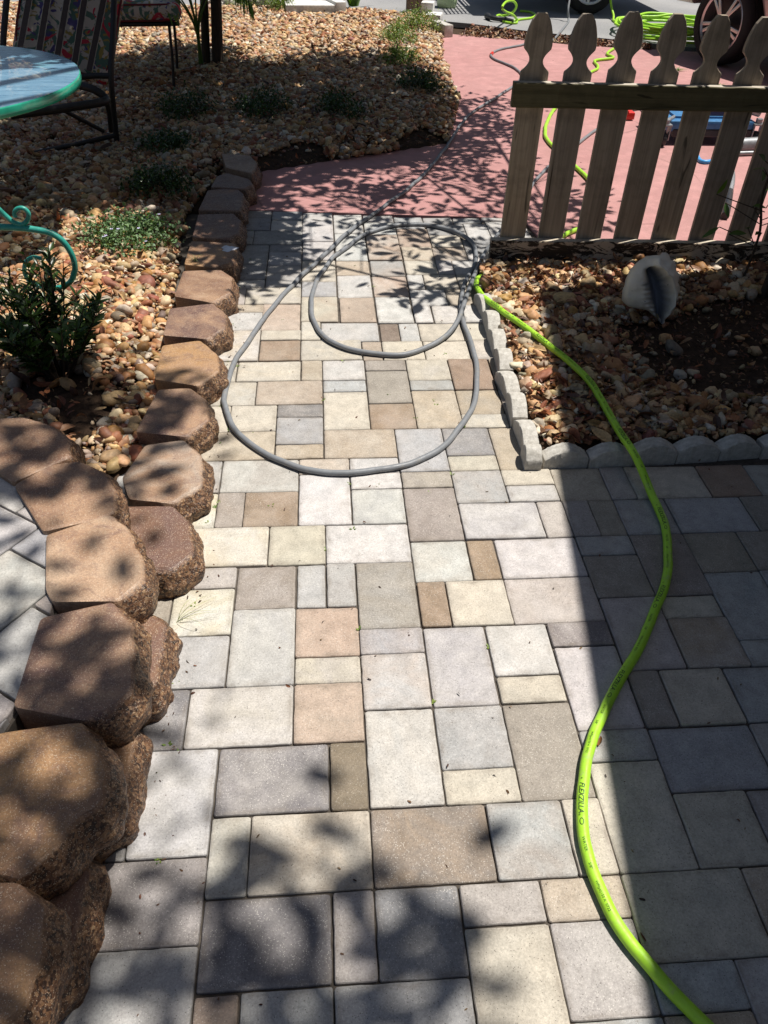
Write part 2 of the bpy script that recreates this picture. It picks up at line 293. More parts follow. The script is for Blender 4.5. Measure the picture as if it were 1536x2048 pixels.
M = dict(paver=m_paver(), joint=m_joint(), red=m_red(), asphalt=m_asphalt(), soil=m_soil(), pebble=m_pebble(), litter=m_litter(), block=m_block(), edging=m_edging(),
    picket=m_wood('weathered_picket_wood', (0.22, 0.182, 0.14), (0.45, 0.38, 0.30), 'z'), rail=m_wood('mossy_rail_wood', (0.075, 0.065, 0.03), (0.16, 0.14, 0.075), 'x'),
    flaky=m_flaky(), sawn=m_wood('pale_sawn_wood', (0.42, 0.37, 0.30), (0.62, 0.57, 0.48), 'x'), post=m_wood('post_wood', (0.14, 0.09, 0.06), (0.30, 0.20, 0.14), 'z'),
    green=m_hose('lime_hose_rubber', (0.35, 0.65, 0.035), 0.36), gray=m_hose('grey_hose_rubber', (0.19, 0.20, 0.215), 0.4), ink=simple('hose_print_ink', (0.02, 0.05, 0.01), 0.6, bump=0),
    blue=m_hose('blue_hose_rubber', (0.07, 0.33, 0.70), 0.3), redc=simple('red_plastic', (0.60, 0.03, 0.02), 0.35), black=simple('black_plastic', (0.018, 0.018, 0.02), 0.45),
    teal=simple('teal_painted_iron', (0.03, 0.30, 0.24), 0.4, var=0.35, scale=40), iron=simple('dark_bronze_metal', (0.028, 0.024, 0.022), 0.5, 0.3), strap=simple('brown_vinyl_strap', (0.05, 0.026, 0.018), 0.6),
    strapedge=simple('frayed_strap_edge', (0.42, 0.36, 0.28), 0.8), fabric=m_fabric(), glass=m_glass_top(), glassedge=simple('green_glass_rim', (0.03, 0.36, 0.24), 0.12, var=0.3, scale=12, spec=0.8), piping=simple('maroon_piping', (0.16, 0.015, 0.02), 0.7),
    shell=None, bark=m_wood('dark_bark', (0.035, 0.025, 0.017), (0.09, 0.065, 0.045), 'z'), leaf=m_leaf('canopy_leaf', (0.03, 0.075, 0.015), (0.09, 0.17, 0.03)),
    shrub=m_leaf('shrub_leaf', (0.016, 0.038, 0.009), (0.055, 0.105, 0.022), 0.32, 0.15), creeper=m_leaf('creeper_leaf', (0.05, 0.11, 0.035), (0.18, 0.28, 0.12), 0.5, 0.15), flower=simple('lavender_petal', (0.45, 0.42, 0.62), 0.7, bump=0),
    palm=m_leaf('palm_leaf', (0.05, 0.12, 0.015), (0.16, 0.27, 0.04), 0.4, 0.25), grass=m_leaf('grass_blade', (0.20, 0.22, 0.08), (0.34, 0.36, 0.16), 0.6, 0.2), weed=m_leaf('weed_leaf', (0.06, 0.12, 0.02), (0.22, 0.28, 0.06), 0.5, 0.2),
    stucco=simple('wall_stucco', (0.17, 0.155, 0.135), 0.9, var=0.08, scale=20), shingle=simple('roof_shingle', (0.12, 0.11, 0.10), 0.9, var=0.3, scale=15),
    paint=simple('car_paint', (0.52, 0.40, 0.40), 0.28, 0.5, var=0.03, bump=0), tyre=simple('tyre_rubber', (0.008, 0.008, 0.009), 0.8, var=0.3, scale=60), alloy=simple('alloy_rim', (0.50, 0.46, 0.46), 0.3, 0.85, var=0.05, bump=0), steelw=simple('white_steel_rim', (0.62, 0.64, 0.66), 0.4, 0.2, var=0.05),  # reflected walkway red is painted into the silver car paint and rim
    dkglass=simple('car_window_glass', (0.02, 0.025, 0.03), 0.06, var=0.05, bump=0), bluem=simple('blue_painted_metal', (0.045, 0.17, 0.36), 0.4), greym=simple('grey_metal_tube', (0.27, 0.28, 0.29), 0.4, 0.5), navy=simple('navy_plastic', (0.03, 0.04, 0.09), 0.5),
    white=simple('white_painted_block', (0.62, 0.61, 0.58), 0.8), jug=simple('pale_green_plastic', (0.50, 0.62, 0.36), 0.4, var=0.06), rust=simple('brown_dead_leaf', (0.20, 0.085, 0.03), 0.55), paint_chip=simple('dried_white_paint', (0.62, 0.65, 0.72), 0.7))

# ------------------------------------------------------------------ ground sheets
def sheet(name, poly, z, mat, th=0.05, kind='structure'):
    b = MB(); n = len(poly); b.add([(p[0], p[1], z) for p in poly] + [(p[0], p[1], z - th) for p in poly], [tuple(range(n))] + [(i, i+n, (i+1) % n + n, (i+1) % n) for i in range(n)])
    me_o = b.build(name, mat); tag(me_o, kind=kind)
    bm = bmesh.new(); bm.from_mesh(me_o.data); bmesh.ops.recalc_face_normals(bm, faces=bm.faces); bmesh.ops.triangulate(bm, faces=[f for f in bm.faces if len(f.verts) > 4]); bm.to_mesh(me_o.data); bm.free()
    return me_o
b = MB(); b.add([(-300, -300, -0.06), (300, -300, -0.06), (300, 300, -0.06), (-300, 300, -0.06)], [(0, 1, 2, 3)]); tag(b.build('ground', M['soil']), kind='structure')
A0 = [G(*q) for q in ((940, 47), (1064, 63), (1211, 77), (1382, 95))]
sheet('road', [(-60, 10.45), (0.9, 10.45), (1.30, 10.1)] + [(a[0], a[1]) for a in A0] + [(7.5, 8.3), (60, 8.3), (60, 80), (-60, 80)], 0.0, M['asphalt'])
RT = [G(*q) for q in ((1382, 103), (1274, 97), (1134, 89), (1064, 81), (940, 72), (885, 66))]
RL = [G(*q) for q in ((890, 130), (921, 200), (915, 240), (900, 290), (800, 305), (640, 330), (505, 350))]
sheet('red_walkway', [(-0.5, 4.175), (0.40, 4.10), (1.06, 4.045), (1.10, 3.60), (7.5, 3.30), (7.5, 8.0)] + [(a[0], a[1]) for a in RT] + [(a[0] - 0.10, a[1] + 0.0) for a in RL[:4]] + [(a[0], a[1] + 0.14) for a in RL[4:]] + [(-0.5, 4.9)], 0.0, M['red'])
sheet('paving_bed', [(-1.2, -0.6), (3.2, -0.6), (3.2, 4.03), (1.06, 4.02), (-1.2, 4.16)], -0.009, M['joint'])

# ------------------------------------------------------------------ pavers
U = 0.079; PX0, PY0 = 0.06295304, 0.78440259
PC = dict(w=((.49,.465,.445),(.43,.42,.41)), c=((.46,.415,.345),(.435,.40,.34)), y=((.48,.43,.335),(.54,.52,.48)), g=((.335,.335,.335),(.37,.365,.36)), G=((.225,.225,.228),(.27,.265,.26)), t=((.36,.295,.225),(.40,.345,.28)),
          b=((.245,.175,.125),(.30,.22,.165)), B=((.15,.115,.088),(.215,.17,.13)), p=((.40,.365,.345),(.36,.325,.31)), d=((.165,.15,.152),(.29,.27,.265)), m=((.30,.23,.165),(.18,.168,.165)), T=((.265,.235,.20),(.31,.28,.245)), k=((.44,.43,.405),(.37,.365,.36)), P=((.35,.265,.205),(.40,.315,.25)))
SPK = dict(d=.8, B=0.5, G=0.75, T=0.8, m=0.8, t=0.7, b=0.6, P=0.6, p=0.6, g=0.6)
def slab(mb, poly, z0, z1, gap=0.0016, rad=0.006, ch=0.0045, code='w', tilt=(0, 0)):
    P = np.array(poly)[:, :2]
    if np.sum(P[:, 0] * np.roll(P[:, 1], -1) - np.roll(P[:, 0], -1) * P[:, 1]) < 0: P = P[::-1]
    def inset(P, d):
        n = len(P); out = []
        for i in range(n):
            a, b_, c = P[i-1], P[i], P[(i+1) % n]; e1 = (b_ - a) / (np.linalg.norm(b_ - a) + 1e-9); e2 = (c - b_) / (np.linalg.norm(c - b_) + 1e-9)
            n1 = np.array([-e1[1], e1[0]]); n2 = np.array([-e2[1], e2[0]]); q = (n1 + n2) / max(0.35, 1 + n1 @ n2); out.append(b_ + q * d)
        return np.array(out)
    P = inset(P, gap); n = len(P); R = []
    for i in range(n):
        a, b_, c = P[i-1], P[i], P[(i+1) % n]; l1 = np.linalg.norm(a - b_); l2 = np.linalg.norm(c - b_); r = min(rad, l1 / 3, l2 / 3)
        p1 = b_ + (a - b_) / l1 * r; p2 = b_ + (c - b_) / l2 * r
        for t in (0, .33, .67, 1): R.append((1-t)**2 * p1 + 2*t*(1-t) * b_ + t*t * p2)
        for t in np.linspace(0, 1, max(2, int(l2 / 0.018)))[1:-1]: R.append((b_ + (c - b_) / l2 * r) * (1 - t) + t * (c + (b_ - c) / l2 * min(rad, l2/3)))
    R = np.array(R); cen = R.mean(0); m = len(R)
    wob = rng.normal(0, 0.0004, (m, 1)); dirn = (R - cen) / (np.linalg.norm(R - cen, axis=1)[:, None] + 1e-9)
    R = R + dirn * wob
    chip = np.where(rng.random(m) < 0.05, rng.uniform(0.6, 1.8, m), rng.uniform(0, 0.35, m))
    R2 = R - dirn * (ch * (1 + chip))[:, None]; R1 = R - dirn * (ch * 0.35)
    zz = lambda Q: z1 + tilt[0] * (Q[:, 0] - cen[0]) + tilt[1] * (Q[:, 1] - cen[1])
    R3 = R2 - dirn * min(.016, np.linalg.norm(R - cen, axis=1).min() * .4)
    vs = np.vstack([np.c_[R, np.full(m, z0)], np.c_[R, zz(R) - ch * 0.8], np.c_[R1, zz(R1) - ch * 0.25], np.c_[R2, zz(R2)], np.c_[R3, zz(R3) + .0001], [[cen[0], cen[1], z1 + 0.0002]]])
    fs = []
    for k in range(4):
        for i in range(m): j = (i + 1) % m; fs.append((k*m+i, k*m+j, (k+1)*m+j, (k+1)*m+i))
    for i in range(m): fs.append((4*m+i, 4*m+(i+1) % m, 5*m))
    c1, c2 = PC[code]; br = rng.normal(1.04, 0.05); hue = rng.normal(0, 0.004, 3)
    f1 = tuple(float(np.clip(q * br + h, .02, .8)) for q, h in zip(c1, hue)); f2 = tuple(float(np.clip(q * br + h, .02, .8)) for q, h in zip(c2, hue))
    if rng.random() < 0.25: f1, f2 = f2, f1
    if rng.random() < 0.6: o2 = PC[random.choice('ctkTpPg')][0]; kf = rng.uniform(.25, .6) * (.35 if code in 'dBbG' else 1); f2 = tuple(float(a * (1 - kf) + q * kf) for a, q in zip(f2, o2))
    mb.add(vs, fs, 0, c1=f1, c2=f2, off=tuple(rng.uniform(-20, 20, 3)), speck=float(SPK.get(code, 0.35)), rim=[.6]*(3*m) + [1.0]*m + [0.0]*(m+1))
PV = """-4 -3 -2 0 c;-3 0 -2 0 c;0 3 -2 0 m;3 5 -2 0 g;5 6 -2 0 c;6 8 -2 1 c;-4 -1 -4 -2 d;-1 0 -4 -2 p;0 2 -4 -2 G;2 4 -3 -2 p;4 6 -3 -2 t;6 9 -4 -2 c;2 4 -6 -3 c;4 6 -5 -3 p;
-1 2 -6 -4 g;-4 -3 -6 -4 b;-3 -1 -6 -4 g;-6 -4 -1 2 k;-7 -4 -3 -1 d;-7 -4 -6 -3 g;6 8 -5 -4 g;8 10 -6 -4 k;4 6 -7 -5 g;8 10 -2 0 c;10 13 -2 0 p;9 12 -4 -2 t;10 12 -6 -4 g;
-4 -1 0 2 d;-1 0 0 2 B;0 2 0 3 w;2 4 0 1 c;2 4 1 3 g;4 6 0 3 T;6 8 1 2 g;8 11 0 2 g;11 13 0 2 p;-7 -5 2 4 d;-5 -2 2 4 w;-2 0 2 4 P;0 2 3 5 w;0 2 5 6 g;2 4 3 6 k;4 6 4 6 w;4 6 3 4 c;6 8 2 5 w;6 8 5 6 d;8 9 2 4 T;9 11 2 4 c;11 13 2 4 g;
8 10 4 7 p;10 12 4 6 t;10 12 6 7 c;12 14 5 8 g;12 14 3.98 5 k;8 10 7 9 T;10 12 7 10 T;8 10 9 10 g;12 14 8 10 T;14 16 8 10 T;14 16 5 8 g;8 9 10 12 p;9 10 10 12 T;10 12 10 12 g;12 15 10 12 g;15 17 10 12 T;8 10 12 14 c;10 11 12 14 p;11 14 12 14 c;14 16 12 14 b;16 18 12 14 k;
-2 0 5 7 P;-2 0 4 5 c;-4 -2 4 7 k;-6 -4 4 6 g;-6 -4 6 8 y;-6 -4 8 9 p;-4 -2 7 9 T;-2 -1 7 9 g;-1 0 7 9 g;0 2 6 9 T;2 3 6 8 b;3 5 6 8 c;5 8 6 8 p;2 4 8 10 k;4 5 8 10 b;5 8 8 10 w;-6 -3 9 11 y;-3 -1 9 11 c;-1 2 9 11 w;
-6 -5 11 13 y;-5 -4 11 13 T;-4 -2 11 13 b;-2 0 11 14 w;0 2 11 13 k;2 4 10 13 T;4 7 10 12 k;7 8 10 12 p;-6 -5 13 15 g;-5 -2 13 15 k;-2 0 14 15 t;0 2 13 14 w;2 4 13 14 T;0 2 14 15 w;2 4 14 17 g;4 6 12 14 g;6 8 13 14 c;6 8 12 13 k;4 6 14 15 c;4 6 15 17 G;6 8 14 17 t;
-6 -3 15 17 t;-3 -1 15 16 t;-3 -1 16 18 g;-1 2 15 17 t;-5 -3 17 19 c;-6 -5 17 19 c;-3 -1 18 19 d;-1 1 17 20 c;1 3 17 19 b;3 5 17 20 t;5 7 18 20 t;5 7 17 18 c;-6 -4 19 21 c;-4 -1 19 21 t;-1 1 20 21 g;-1 1 21 22.85 w;1 3 19 21.8 T;1 3 21.8 22.8 T;3 5 20.85 22.75 c;3 5 20 20.85 g;5 7 20 22.8 b;-6 -5 21 22.85 c;-5 -2 21 22.85 c;-2 -1 21 22.85 t;7 8 17 20 t;7 8 20 22.8 t;
-6 -4.05 22.85 25.9 y;-4.05 -2.05 22.85 24.85 b;-4.05 -2.05 24.85 25.85 c;-2.05 0.95 22.85 24.85 c;0.95 1.95 22.75 24.6 t;1.95 4 22.75 24.6 c;4 6.25 22.7 24.6 c;6.25 8 22.7 24.6 c;-2.05 -1.05 24.85 26.75 c;-1.05 1.9 24.65 26.65 w;1.95 2.95 24.6 26.5 B;2.95 3.95 24.6 26.5 w;3.95 6.2 24.6 26.5 c;6.2 8 24.6 26.5 c;-6 -4.05 25.9 27.9 w;-6 -4.05 27.9 28.8 t;-4.1 -2.1 25.85 28.8 t;
-2.1 -.1 26.78 29.68 c;-.05 1.88 26.65 29.55 P;1.92 3.82 26.55 29.6 w;3.86 4.85 26.55 28.5 w;4.9 6.3 26.55 28.5 w;6.3 8 26.55 28.5 w;-5.1 -2.1 28.82 30.85 c;-6.3 -5.1 28.82 30.85 p;-6.3 -4.1 30.87 31.85 w;-6.3 -4.1 31.85 33.9 G;-6.3 -4.1 33.9 36.95 G;-4.1 -2.1 30.87 33.8 g;-4.1 -2.1 33.8 35.8 g;-4.1 -2.1 35.8 36.95 G;-6.4 -5.15 36.97 39.2 g;-5.15 -2.1 36.97 39.15 G;-6.4 -4.15 39.2 41.4 G;-6.4 -4.15 41.4 42.7 G;-4.15 -2.12 39.15 41 w;-4.15 -2.12 41 42.55 g;
-2.1 -.12 29.68 31.62 g;-2.1 -.12 31.62 34.53 c;-2.1 -.14 34.53 37.4 w;-2.12 -.16 37.4 40.9 w;-2.12 -.16 40.9 42.3 k;-.1 1.86 29.57 32.45 w;-.1 1.85 32.45 34.48 t;-.1 1.84 34.48 38.7 w;-.12 1.8 38.7 42 k;1.9 3.88 29.62 32.3 P;1.9 3.9 32.3 34.45 g;1.86 3.9 34.45 38.43 P;1.84 3.88 38.43 40.5 k;1.84 3.86 40.5 41.8 g;3.9 5.9 28.52 30.52 w;3.9 4.86 30.52 32.45 w;4.86 6.8 30.52 32.45 c;3.95 5.83 32.45 34.4 c;3.95 5.85 34.4 36.5 t;3.9 5.9 36.5 39.4 P;3.9 5.8 39.4 40.4 g;3.88 5.8 40.4 41.6 g;
5.9 7.8 28.5 30.5 t;6.8 8.2 30.5 32.45 c;5.83 6.8 32.45 34.42 w;6.8 8.2 32.45 34.42 w;5.85 7.9 34.42 36.47 P;5.9 7.9 36.47 38.4 c;5.9 8.4 38.4 40.35 G;5.8 7.8 40.35 41.5 g;7.8 9.7 40.35 41.4 g;8.4 9.9 37.7 40.35 w;9.9 12.5 37.8 40.75 k;9.7 12.5 40.75 41.3 g;7.9 9.9 35.5 37.7 G;9.9 12.5 35.5 37.8 w;7.9 10 33.4 35.5 w;10 12.5 33.4 35.5 g"""
mb = MB(); occ = np.zeros((60, 60), bool)
for q in PV.replace('\n', '').split(';'):
    a = q.split(); i0, i1, j0, j1 = map(float, a[:4])
    slab(mb, [(PX0 + U*i0, PY0 + U*j0), (PX0 + U*i1, PY0 + U*j0), (PX0 + U*i1, PY0 + U*j1), (PX0 + U*i0, PY0 + U*j1)], -0.03, float(rng.normal(0.0, 0.0013)), code=a[4], tilt=tuple(rng.normal(0, 0.007, 2)), gap=float(rng.uniform(0.0006, 0.0030)))
    occ[int(round(i0)) + 20:int(round(i1)) + 20, int(round(j0)) + 15:int(round(j1)) + 15] = True
for j in range(-14, 14):                      # the same paving carried on beyond the frame
    for i in range(-9, 34):
        for (w, h) in random.sample([(3, 2), (2, 3), (2, 2), (2, 1), (1, 2)], 5) + [(1, 1)]:
            s = occ[i+20:i+20+w, j+15:j+15+h]
            if s.shape == (w, h) and not s.any():
                occ[i+20:i+20+w, j+15:j+15+h] = True
                slab(mb, [(PX0 + U*i, PY0 + U*j), (PX0 + U*(i+w), PY0 + U*j), (PX0 + U*(i+w), PY0 + U*(j+h)), (PX0 + U*i, PY0 + U*(j+h))], -0.03, float(rng.normal(0, 0.0007)), code=random.choice('wcggGtpkTd')); break
tag(mb.build('paver_path', M['paver']), kind='structure')
# ------------------------------------------------------------------ raised round patio on the left
ARC = np.array([G(*q, .17)[:2] for q in ((0, 928), (60, 985), (108, 1060), (112, 1170), (85, 1290), (45, 1400))])
Am = np.c_[2 * ARC, np.ones(len(ARC))]; sol = np.linalg.lstsq(Am, (ARC**2).sum(1), rcond=None)[0]; PC0 = sol[:2]; PR = math.sqrt(sol[2] + PC0 @ PC0)
b = MB(); n = 64; cir = [(PC0[0] + PR * math.cos(a), PC0[1] + PR * math.sin(a)) for a in np.linspace(0, 2*np.pi, n, endpoint=False)]
b.add([(x, y, -.03) for x, y in cir] + [(x, y, .150) for x, y in cir] + [(PC0[0], PC0[1], .150)], [(i, (i+1) % n, (i+1) % n + n, i + n) for i in range(n)] + [(i + n, (i+1) % n + n, 2*n) for i in range(n)])
tag(b.build('patio_bed', M['joint']), kind='structure')
def clip(poly, cirp):
    out = [np.array(q) for q in poly]
    for i in range(len(cirp)):
        a = np.array(cirp[i]); e = np.array(cirp[(i+1) % len(cirp)]) - a; nrm = np.array([-e[1], e[0]]); res = []
        for k in range(len(out)):
            p, q = out[k-1], out[k]; dp, dq = (p - a) @ nrm, (q - a) @ nrm
            if (dp >= 0) != (dq >= 0): res.append(p + (q - p) * dp / (dp - dq))
            if dq >= 0: res.append(q)
        out = res
        if len(out) < 3: return None
    return out
ang0 = math.atan2(1.50097 - 1.40941, -0.71596 + 0.77869)      # direction of one joint in the photo
ca, sa = math.cos(ang0), math.sin(ang0); OR = np.array([-0.77869, 1.40941])
b = MB(); oc2 = np.zeros((60, 60), bool)
cir2 = [(PC0[0] + (PR - .003) * math.cos(a), PC0[1] + (PR - .003) * math.sin(a)) for a in np.linspace(0, 2*np.pi, 40, endpoint=False)]
for j in range(-24, 24):
    for i in range(-24, 24):
        for (w, h) in random.sample([(3, 2), (2, 3), (2, 2)], 3) + [(1, 2), (2, 1), (1, 1)]:
            s = oc2[i+26:i+26+w, j+26:j+26+h]
            if s.any(): continue
            oc2[i+26:i+26+w, j+26:j+26+h] = True
            pol = [OR + U * 1.22 * np.array([ca * x - sa * y, sa * x + ca * y]) for x, y in ((i, j), (i+w, j), (i+w, j+h), (i, j+h))]
            pol = clip(pol, cir2)
            if pol is not None:
                pol = [p for k, p in enumerate(pol) if np.linalg.norm(p - pol[k-1]) > 0.004]
                if len(pol) >= 3: slab(b, pol, .14, .170 + float(rng.normal(0, .0008)), code=random.choice('wwkgkp'), gap=.0026)
            break
tag(b.build('round_patio', M['paver']), kind='structure')

# ------------------------------------------------------------------ retaining wall blocks
def block(pts, zt, zb, fdir, c1, c2, label, group, seed):
    r_ = np.random.default_rng(seed); P = np.array(pts)[:, :2]
    if np.sum(P[:, 0] * np.roll(P[:, 1], -1) - np.roll(P[:, 0], -1) * P[:, 1]) < 0: P = P[::-1]
    cen = P.mean(0); n = len(P); R = []
    for i in range(n):                                        # rounded corners, 8 mm steps
        a, q, c = P[i-1], P[i], P[(i+1) % n]; l1, l2 = np.linalg.norm(a-q), np.linalg.norm(c-q); r = min(.013, l1/2.4, l2/2.4)
        p1 = q + (a-q)/l1*r; p2 = q + (c-q)/l2*r
        for t in (0, .25, .5, .75, 1): R.append((1-t)**2*p1 + 2*t*(1-t)*q + t*t*p2)
        e = c + (q-c)/l2*min(.013, np.linalg.norm(P[(i+2) % n]-c)/2.4, l2/2.4)
        for t in np.linspace(0, 1, max(2, int(np.linalg.norm(e-p2)/.008)))[1:-1]: R.append(p2*(1-t) + e*t)
    R = np.array(R); m = len(R); T = np.roll(R, -1, 0) - np.roll(R, 1, 0); T /= np.linalg.norm(T, axis=1)[:, None] + 1e-9; N = np.c_[T[:, 1], -T[:, 0]]
    fd = np.array(fdir[:2]) / np.linalg.norm(fdir[:2]); fr = np.clip((N @ fd + .15) / .5, 0, 1); fr = fr * fr * (3 - 2 * fr)
    k = np.ones(9) / 9; fr = np.convolve(np.r_[fr[-4:], fr, fr[:4]], k, 'valid')
    rings, ro = [], []; so = r_.uniform(0, 50)
    def nz(Q, sc): return np.array([mnoise.noise(Vector((q[0]*sc + so, q[1]*sc, q[2]*sc))) for q in Q])
    edge = nz(np.c_[R, np.zeros(m)], 22) * .006 * fr + nz(np.c_[R, np.zeros(m)], 70) * .003 * fr     # ragged front lip
    RR = R + N * edge[:, None]
    for s in (.25, .5, .72, .86, .93): 
        q = cen + (RR - cen) * s; z = zt + nz(np.c_[q, np.zeros(m)], 14) * .0016; rings.append(np.c_[q, z]); ro.append(np.zeros(m))
    q = RR - N * (.0055 + .003 * fr)[:, None]; rings.append(np.c_[q, np.full(m, zt) - .0006]); ro.append(np.zeros(m))
    q = RR - N * .0012; rings.append(np.c_[q, zt - .0022 - .004 * fr]); ro.append(.55 * fr)
    H = zt - zb; L = 13
    for i in range(L):
        t = (i + .4) / (L - .6); z = zt - .008 - (H - .008) * t
        bulge = fr * (.022 * min(1, t / .42) ** .8 - .006 * max(0, t - .5))
        Q = np.c_[RR + N * bulge[:, None], np.full(m, z)]
        vor = np.array([mnoise.voronoi(Vector((q[0]*17 + so, q[1]*17, q[2]*17)))[0][0] for q in Q]) - .45; vo2 = np.array([mnoise.voronoi(Vector((q[0]*48 + so, q[1]*48, q[2]*48)))[0][0] for q in Q]) - .45
        d = fr * (nz(Q, 20) * .007 - vor * .014 - vo2 * .006 + nz(Q, 130) * .0018) * min(1, t * 4 + .25)
        Q[:, :2] += N * d[:, None]; Q[:, 2] += fr * nz(Q + 9, 40) * .006 * (0 < i < L - 1); rings.append(Q); ro.append(np.clip(fr * 1.3, 0, 1))
    vs = np.vstack([[np.r_[cen, zt]]] + rings); rough = np.r_[0, np.concatenate(ro)]
    fs = [(0, 1 + i, 1 + (i+1) % m) for i in range(m)]
    for k in range(len(rings) - 1):
        for i in range(m): j = (i+1) % m; a0 = 1 + k*m; a1 = a0 + m; fs.append((a0+i, a1+i, a1+j, a0+j))
    b = MB(); b.add(vs, fs, 0, rough=[float(q) for q in rough], c1=c1, c2=c2, off=tuple(r_.uniform(-20, 20, 3)))
    o = b.build('retaining_block', M['block'], smooth=True, auto=17); tag(o, label, 'wall block', group); return o
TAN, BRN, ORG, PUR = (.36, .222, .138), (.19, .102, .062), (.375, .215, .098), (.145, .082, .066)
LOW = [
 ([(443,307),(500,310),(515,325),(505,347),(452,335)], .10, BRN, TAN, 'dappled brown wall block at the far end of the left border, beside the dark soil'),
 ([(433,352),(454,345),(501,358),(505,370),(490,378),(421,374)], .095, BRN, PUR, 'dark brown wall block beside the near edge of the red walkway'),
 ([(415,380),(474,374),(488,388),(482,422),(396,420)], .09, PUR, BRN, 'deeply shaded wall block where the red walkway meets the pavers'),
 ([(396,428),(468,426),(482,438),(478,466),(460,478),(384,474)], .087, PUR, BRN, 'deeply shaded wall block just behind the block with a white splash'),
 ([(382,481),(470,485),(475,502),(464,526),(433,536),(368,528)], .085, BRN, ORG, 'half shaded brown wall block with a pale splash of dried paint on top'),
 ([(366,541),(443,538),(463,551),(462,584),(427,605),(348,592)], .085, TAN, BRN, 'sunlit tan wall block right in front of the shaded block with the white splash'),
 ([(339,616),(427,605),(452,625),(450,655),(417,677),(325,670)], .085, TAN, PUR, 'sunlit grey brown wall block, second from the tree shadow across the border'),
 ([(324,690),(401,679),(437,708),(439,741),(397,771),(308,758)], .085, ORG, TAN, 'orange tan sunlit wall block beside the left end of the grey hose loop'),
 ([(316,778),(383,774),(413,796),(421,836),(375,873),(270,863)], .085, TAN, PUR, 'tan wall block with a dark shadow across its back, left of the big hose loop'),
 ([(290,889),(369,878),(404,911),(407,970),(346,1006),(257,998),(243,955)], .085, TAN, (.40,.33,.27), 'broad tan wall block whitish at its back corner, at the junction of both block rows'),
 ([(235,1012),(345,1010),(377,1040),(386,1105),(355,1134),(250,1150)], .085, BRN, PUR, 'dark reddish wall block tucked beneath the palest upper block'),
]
g_low = 'retaining wall blocks along the left edge of the path'
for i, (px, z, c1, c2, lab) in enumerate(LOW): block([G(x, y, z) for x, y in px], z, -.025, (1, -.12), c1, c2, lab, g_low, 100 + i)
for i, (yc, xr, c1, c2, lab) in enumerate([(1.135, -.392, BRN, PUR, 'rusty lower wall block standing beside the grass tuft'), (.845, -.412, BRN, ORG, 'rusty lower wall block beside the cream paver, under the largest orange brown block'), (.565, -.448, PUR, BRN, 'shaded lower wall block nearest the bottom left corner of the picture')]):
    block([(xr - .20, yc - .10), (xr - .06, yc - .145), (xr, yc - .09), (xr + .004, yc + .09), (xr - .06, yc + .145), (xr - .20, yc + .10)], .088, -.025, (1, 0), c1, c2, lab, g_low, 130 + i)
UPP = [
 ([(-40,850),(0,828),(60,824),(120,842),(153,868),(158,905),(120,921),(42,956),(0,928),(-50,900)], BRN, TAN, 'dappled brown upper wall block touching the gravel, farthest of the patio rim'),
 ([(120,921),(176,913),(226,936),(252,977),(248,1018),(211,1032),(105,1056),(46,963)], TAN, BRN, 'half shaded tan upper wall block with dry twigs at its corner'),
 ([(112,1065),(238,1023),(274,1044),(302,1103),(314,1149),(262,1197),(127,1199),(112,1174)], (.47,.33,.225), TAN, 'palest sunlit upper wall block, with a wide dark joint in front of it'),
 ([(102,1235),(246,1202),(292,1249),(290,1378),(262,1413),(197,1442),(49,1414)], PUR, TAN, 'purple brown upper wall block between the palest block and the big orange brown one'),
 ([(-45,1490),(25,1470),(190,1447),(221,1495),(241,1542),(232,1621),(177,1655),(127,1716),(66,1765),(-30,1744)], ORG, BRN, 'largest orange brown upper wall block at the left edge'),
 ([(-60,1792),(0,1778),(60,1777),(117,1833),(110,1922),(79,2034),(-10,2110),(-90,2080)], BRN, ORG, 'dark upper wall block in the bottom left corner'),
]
for i, (px, c1, c2, lab) in enumerate(UPP):
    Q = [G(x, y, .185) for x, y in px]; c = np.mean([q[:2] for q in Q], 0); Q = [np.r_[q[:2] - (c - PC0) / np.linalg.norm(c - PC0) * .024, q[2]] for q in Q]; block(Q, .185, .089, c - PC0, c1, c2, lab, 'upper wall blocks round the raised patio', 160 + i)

# ------------------------------------------------------------------ scalloped concrete edging of the right bed
def edging_mesh(w, seed):
    r_ = np.random.default_rng(seed); b = MB(); n = 22; d = .052; prof = []
    for i in range(n + 1):
        t = i / n; prof.append((w * (t - .5), .026 + .040 * math.sin(math.pi * (.06 + .88 * t)) ** .9 + r_.normal(0, .0005)))
    dep = [0, .0018, .008, .025, .042, .0502, d]; off = [-.0035, -.0008, 0, .0004, 0, -.0008, -.0035]; vs, fs = [], []
    for y, o in zip(dep, off):
        for x, z in prof: vs.append((x * (1 + o * 1.2), y, z + o + r_.normal(0, .0006)))
        for x, z in prof: vs.append((x * (1 + o * 1.2), y + (0), -.03))
    m = n + 1
    for k in range(len(dep) - 1):
        a0, a1 = k * 2*m, (k+1) * 2*m
        for i in range(n): fs.append((a0+i, a0+i+1, a1+i+1, a1+i)); 
        fs.append((a0, a1, a1+m, a0+m)); fs.append((a0+n, a0+m+n, a1+m+n, a1+n))
    for i in range(n): fs.append((i, m+i, m+i+1, i+1)); a1 = (len(dep)-1)*2*m; fs.append((a1+i, a1+i+1, a1+m+i+1, a1+m+i))
    b.add(vs, fs); return b
EA, EB = np.array([.650, 3.06]), np.array([.618, 1.965]); nE = 7
gl = 'scalloped concrete edging beside the path'
ord_ = ['farthest scalloped edging block, beside the start of the lime hose', 'shaded scalloped edging block next to the farthest one, under the lime hose', 'third scalloped edging block from the fence end of the path edge', 'pale scalloped edging block halfway along the path edge of the bed', 'scalloped edging block with pebbles pressed behind it, third from the corner', 'whitest scalloped edging block, second from the corner of the bed', 'scalloped edging block next to the corner block on the path side']
